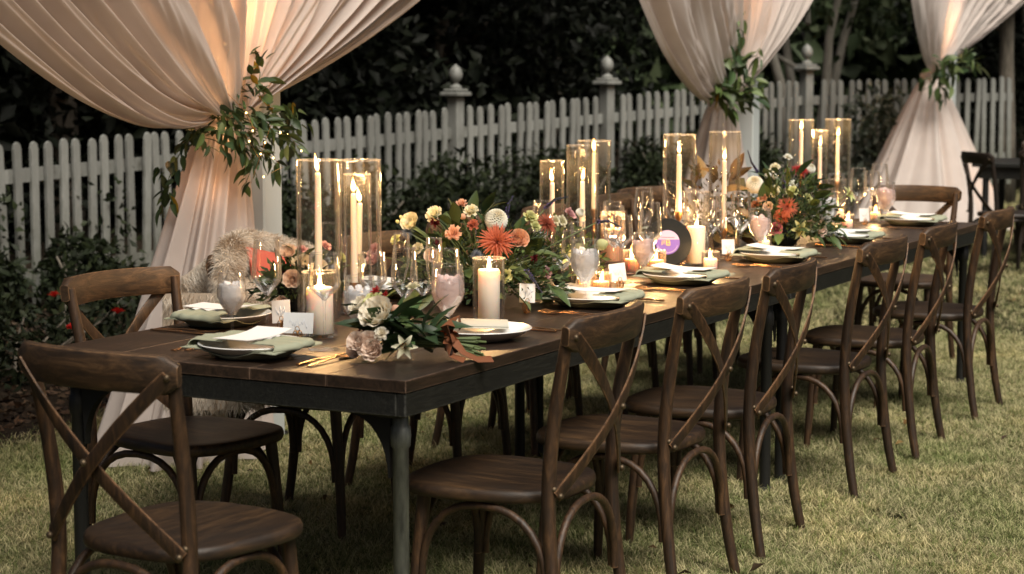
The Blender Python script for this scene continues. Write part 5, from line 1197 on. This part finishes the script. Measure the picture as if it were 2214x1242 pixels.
# bridal bouquet lying on the table
t = thing('bouquet', 'hand tied bouquet of ivory and blush roses lying at the near table corner', 'bouquet', (.30, .22, TH))
c0 = Vector((.30, .22, TH)); ax0 = Vector((.31, .21, TH + .055)); tie = Vector((.355, .085, TH + .042)); end = Vector((.375, .015, TH + .03)); dirn = (end - ax0).normalized()
for code, p, dia in BQ:
    dia *= 1.2 if 'blush' in code else 1.05; q = Vector(p) + (Vector((-.035, -.012, .006)) if 'blush' in code or code == 'ruffle_ivory' else Vector((0, 0, .004))); q.z = max(q.z, TH + dia * .5 + .002); d = (q - (ax0 + Vector((.05, -.03, .0)))).normalized() * .8 + Vector((-.4, -.25, .55)); put_flower(t, code, q - c0, dia, d)
b = MB(); R_ = random.Random(4)
for k in range(26):
    a = R_.uniform(0, 6.28); r = .017 * R_.random() ** .5; n1 = dirn.orthogonal().normalized(); n2 = dirn.cross(n1); o1 = n1 * math.cos(a) * r + n2 * math.sin(a) * r
    a2 = a + R_.uniform(-.4, .4); o2 = (n1 * math.cos(a2) + n2 * math.sin(a2)) * (r + .012); e_ = end + o2 * 1.15 + dirn * R_.uniform(-.015, .02); e_.z = max(e_.z, TH + .005)
    b = MB(); b.tube([ax0 - c0 + o1 * 2.2, tie - c0 + o1, e_ - c0], [.0022, .003, .003], 6)
    obj('stem', b.mesh('stem', 180), M['stem'], t)
DK = [(.03, .055, .025), (.04, .075, .03), (.022, .04, .02), (.07, .10, .04)]
for k in range(70):
    s = U(-.35, .75); p = ax0 + dirn * (s * .16) + Vector((U(-.045, .045), U(-.03, .03), U(-.03, .06))); p.z = max(p.z, TH + .012)
    d = -dirn * U(-.1, .8) + Vector((U(-.9, .7), U(-.6, .6), U(-.1, .8))); put_leaf(t, p - c0, d, U(.06, .115), random.choice(DK), random.choice((0, 1, 3)))
for (dx, L) in (((-.55, .25, .45), .115), ((-.8, .5, .25), .12), ((.1, .5, .9), .10), ((.3, .1, .8), .09), ((-.25, -.55, -.15), .09), ((.45, -.2, .55), .11)): put_leaf(t, ax0 - c0 + Vector((0, 0, .02)), dx, L, (.05, .09, .035), 0)
for q in range(2):
    b = MB(); P = [tie - c0 + Vector((.012 * math.cos(a), 0, .022 * math.sin(a))) + dirn.cross(Vector((0, 0, 1))) * .012 * math.cos(a) + dirn * (.01 * q) for a in [2 * PI * k / 16 for k in range(17)]]; b.ribbon(P, .022, .0015, dirn); obj('ribbon', b.mesh('ribbon', 50), M['rust_ribbon'], t)
for q, pts_ in enumerate(([(0, 0, .024), (-.02, -.02, .05), (-.05, -.012, .045), (-.045, -.03, .012), (-.01, -.02, .015)], [(0, 0, .02), (-.03, -.03, .005), (-.035, -.06, -.02), (-.02, -.09, -.036), (.01, -.115, -.037)], [(0, 0, .02), (-.045, -.02, .0), (-.06, -.04, -.025), (-.05, -.07, -.036)], [(0, 0, .024), (.01, .0, .05), (.03, -.01, .06), (.02, -.02, .03)])):
    b = MB(); b.ribbon([tie - c0 + Vector(p) for p in pts_], .024, .0015, [(.5, .6, .5)] * len(pts_)); obj('ribbon', b.mesh('ribbon', 50), M['rust_ribbon'], t)

# ------------------------------------------------------------------ fur throw over the second fence side chair
def fur_body(t, fn, nu, nv, nh, L, cols, name):
    b = MB(); b.grid(fn, nu, nv, (.7, .62, .53)); p = obj(name, b.mesh(name, 180, True), M['fur'], t)
    nh = int(nh * 1.8)
    u = np.random.rand(nh); v = np.random.rand(nh); P = np.array([fn(a, c)[:3] for a, c in zip(u, v)]); e = .01
    Pu = np.array([fn(min(1, a + e), c)[:3] for a, c in zip(u, v)]) - np.array([fn(max(0, a - e), c)[:3] for a, c in zip(u, v)]); Pv = np.array([fn(a, min(1, c + e))[:3] for a, c in zip(u, v)]) - np.array([fn(a, max(0, c - e))[:3] for a, c in zip(u, v)])
    Nn = np.cross(Pu, Pv); Nn /= np.linalg.norm(Nn, axis=1, keepdims=True) + 1e-9
    if name.endswith('panel'): Nn *= np.where(np.random.rand(nh) < .5, -1, 1)[:, None]
    D_ = Nn * .75 + np.array([0, 0, -.45]) + rdir(nh) * .45
    D_ /= np.linalg.norm(D_, axis=1, keepdims=True); Lh = np.random.uniform(.5, 1.2, nh) * L; W_ = .0009; A = np.cross(D_, rdir(nh)); A /= np.linalg.norm(A, axis=1, keepdims=True)
    mid = P + D_ * Lh[:, None] * .55; tip = P + D_ * Lh[:, None] + np.array([0, 0, -1]) * (Lh * .25)[:, None]
    V = np.stack([P - A * W_, P + A * W_, mid + A * W_ * .8, mid - A * W_ * .8, tip], 1).reshape(-1, 3); i = np.arange(nh)[:, None] * 5
    F = np.concatenate([i + np.array([[0, 1, 2]]), i + np.array([[0, 2, 3]]), i + np.array([[3, 2, 4]])], 0)
    c0_ = np.array(cols[0]); c1_ = np.array(cols[1]); c2_ = np.array(cols[2])
    patch = np.clip(.5 + .9 * np.sin(P[:, 0] * 31 + P[:, 2] * 23) * np.sin(P[:, 2] * 37 - P[:, 0] * 17 + P[:, 1] * 20), 0, 1)[:, None]
    base = c0_ * (1 - patch) + c1_ * patch; C = np.stack([base * .7, base * .7, base, base, base * .35 + c2_ * .65], 1).reshape(-1, 3)
    f = obj('fur', np_mesh('fur', V, F, C), M['fur'], t); f['kind'] = 'stuff'; return p
t = thing('fur_throw', 'pale brown fur throw with coral lining draped over the fence side chair', 'throw', (1.40, 1.45, -.035))
FC = [(.80, .73, .64), (.44, .33, .23), (.95, .93, .89)]
def lerp_path(P, s):
    s = min(.9999, max(0, s)) * (len(P) - 1); i = int(s); return Vector(P[i]).lerp(Vector(P[i + 1]), s - i)
def tube_fn(P, R_):
    P = [Vector(p) for p in P]
    Q = [lerp_path(P, k / 40) for k in range(41)]
    for _ in range(3): Q = [Q[0]] + [(Q[k - 1] + Q[k] * 2 + Q[k + 1]) / 4 for k in range(1, 40)] + [Q[-1]]
    def f(u, v):
        p = lerp_path(Q, u); d = (lerp_path(Q, min(1, u + .03)) - lerp_path(Q, max(0, u - .03))).normalized(); a = Vector((0, 0, 1)); a = (a - d * a.dot(d)).normalized() if abs(d.z) < .98 else Vector((0, 1, 0)); c = d.cross(a); an = -2 * PI * v
        r = R_ * (.35 + .65 * math.sin(PI * min(1, max(0, u * .96 + .02))) ** .4); return tuple(p + a * math.cos(an) * r + c * math.sin(an) * r * .8)
    return f
# collar roll along the top rail, lapel roll falling in front, body in front of and behind the back
fur_body(t, tube_fn([(-.21, -.12, .77), (-.225, -.09, .86), (-.14, -.05, .925), (-.02, -.02, .935), (.10, -.02, .91), (.24, -.03, .885), (.34, -.06, .86)], .045), 36, 14, 9000, .035, FC, 'collar')
fur_body(t, tube_fn([(-.20, -.06, .72), (-.15, -.12, .785), (-.06, -.135, .80), (.03, -.135, .77), (.08, -.13, .70), (.10, -.13, .60)], .045), 30, 14, 6500, .035, FC, 'lapel')
def body(u, v):
    x_ = -.35 + .52 * u; z_ = .81 - .36 * v; return (x_ - .03 * v + .02 * math.sin(v * 5), .06 - .185 * min(1, u / .22) - .05 * math.sin(PI * u) + .02 * math.sin(u * 9 + v * 4) - .02 * v, z_)
fur_body(t, body, 20, 20, 9000, .04, FC, 'front_panel')
def back(u, v):
    x_ = .24 - .46 * u; z_ = .88 - .55 * v + .03 * math.sin(u * 11); return (x_, .055 + .03 * math.sin(u * 8) + .04 * v, z_)
fur_body(t, back, 20, 20, 7000, .04, FC, 'back_panel')
def lining(u, v): return (-.11 + .24 * u, -.085 - .03 * math.sin(PI * v), .945 - .2 * v - .05 * u)
b = MB(); b.grid(lining, 12, 8); m = len(b.v); b.grid(lambda u, v: tuple(Vector(lining(u, v)) + Vector((0, .006, 0))), 12, 8); obj('lining', b.mesh('lining', 180), M['coral'], t)
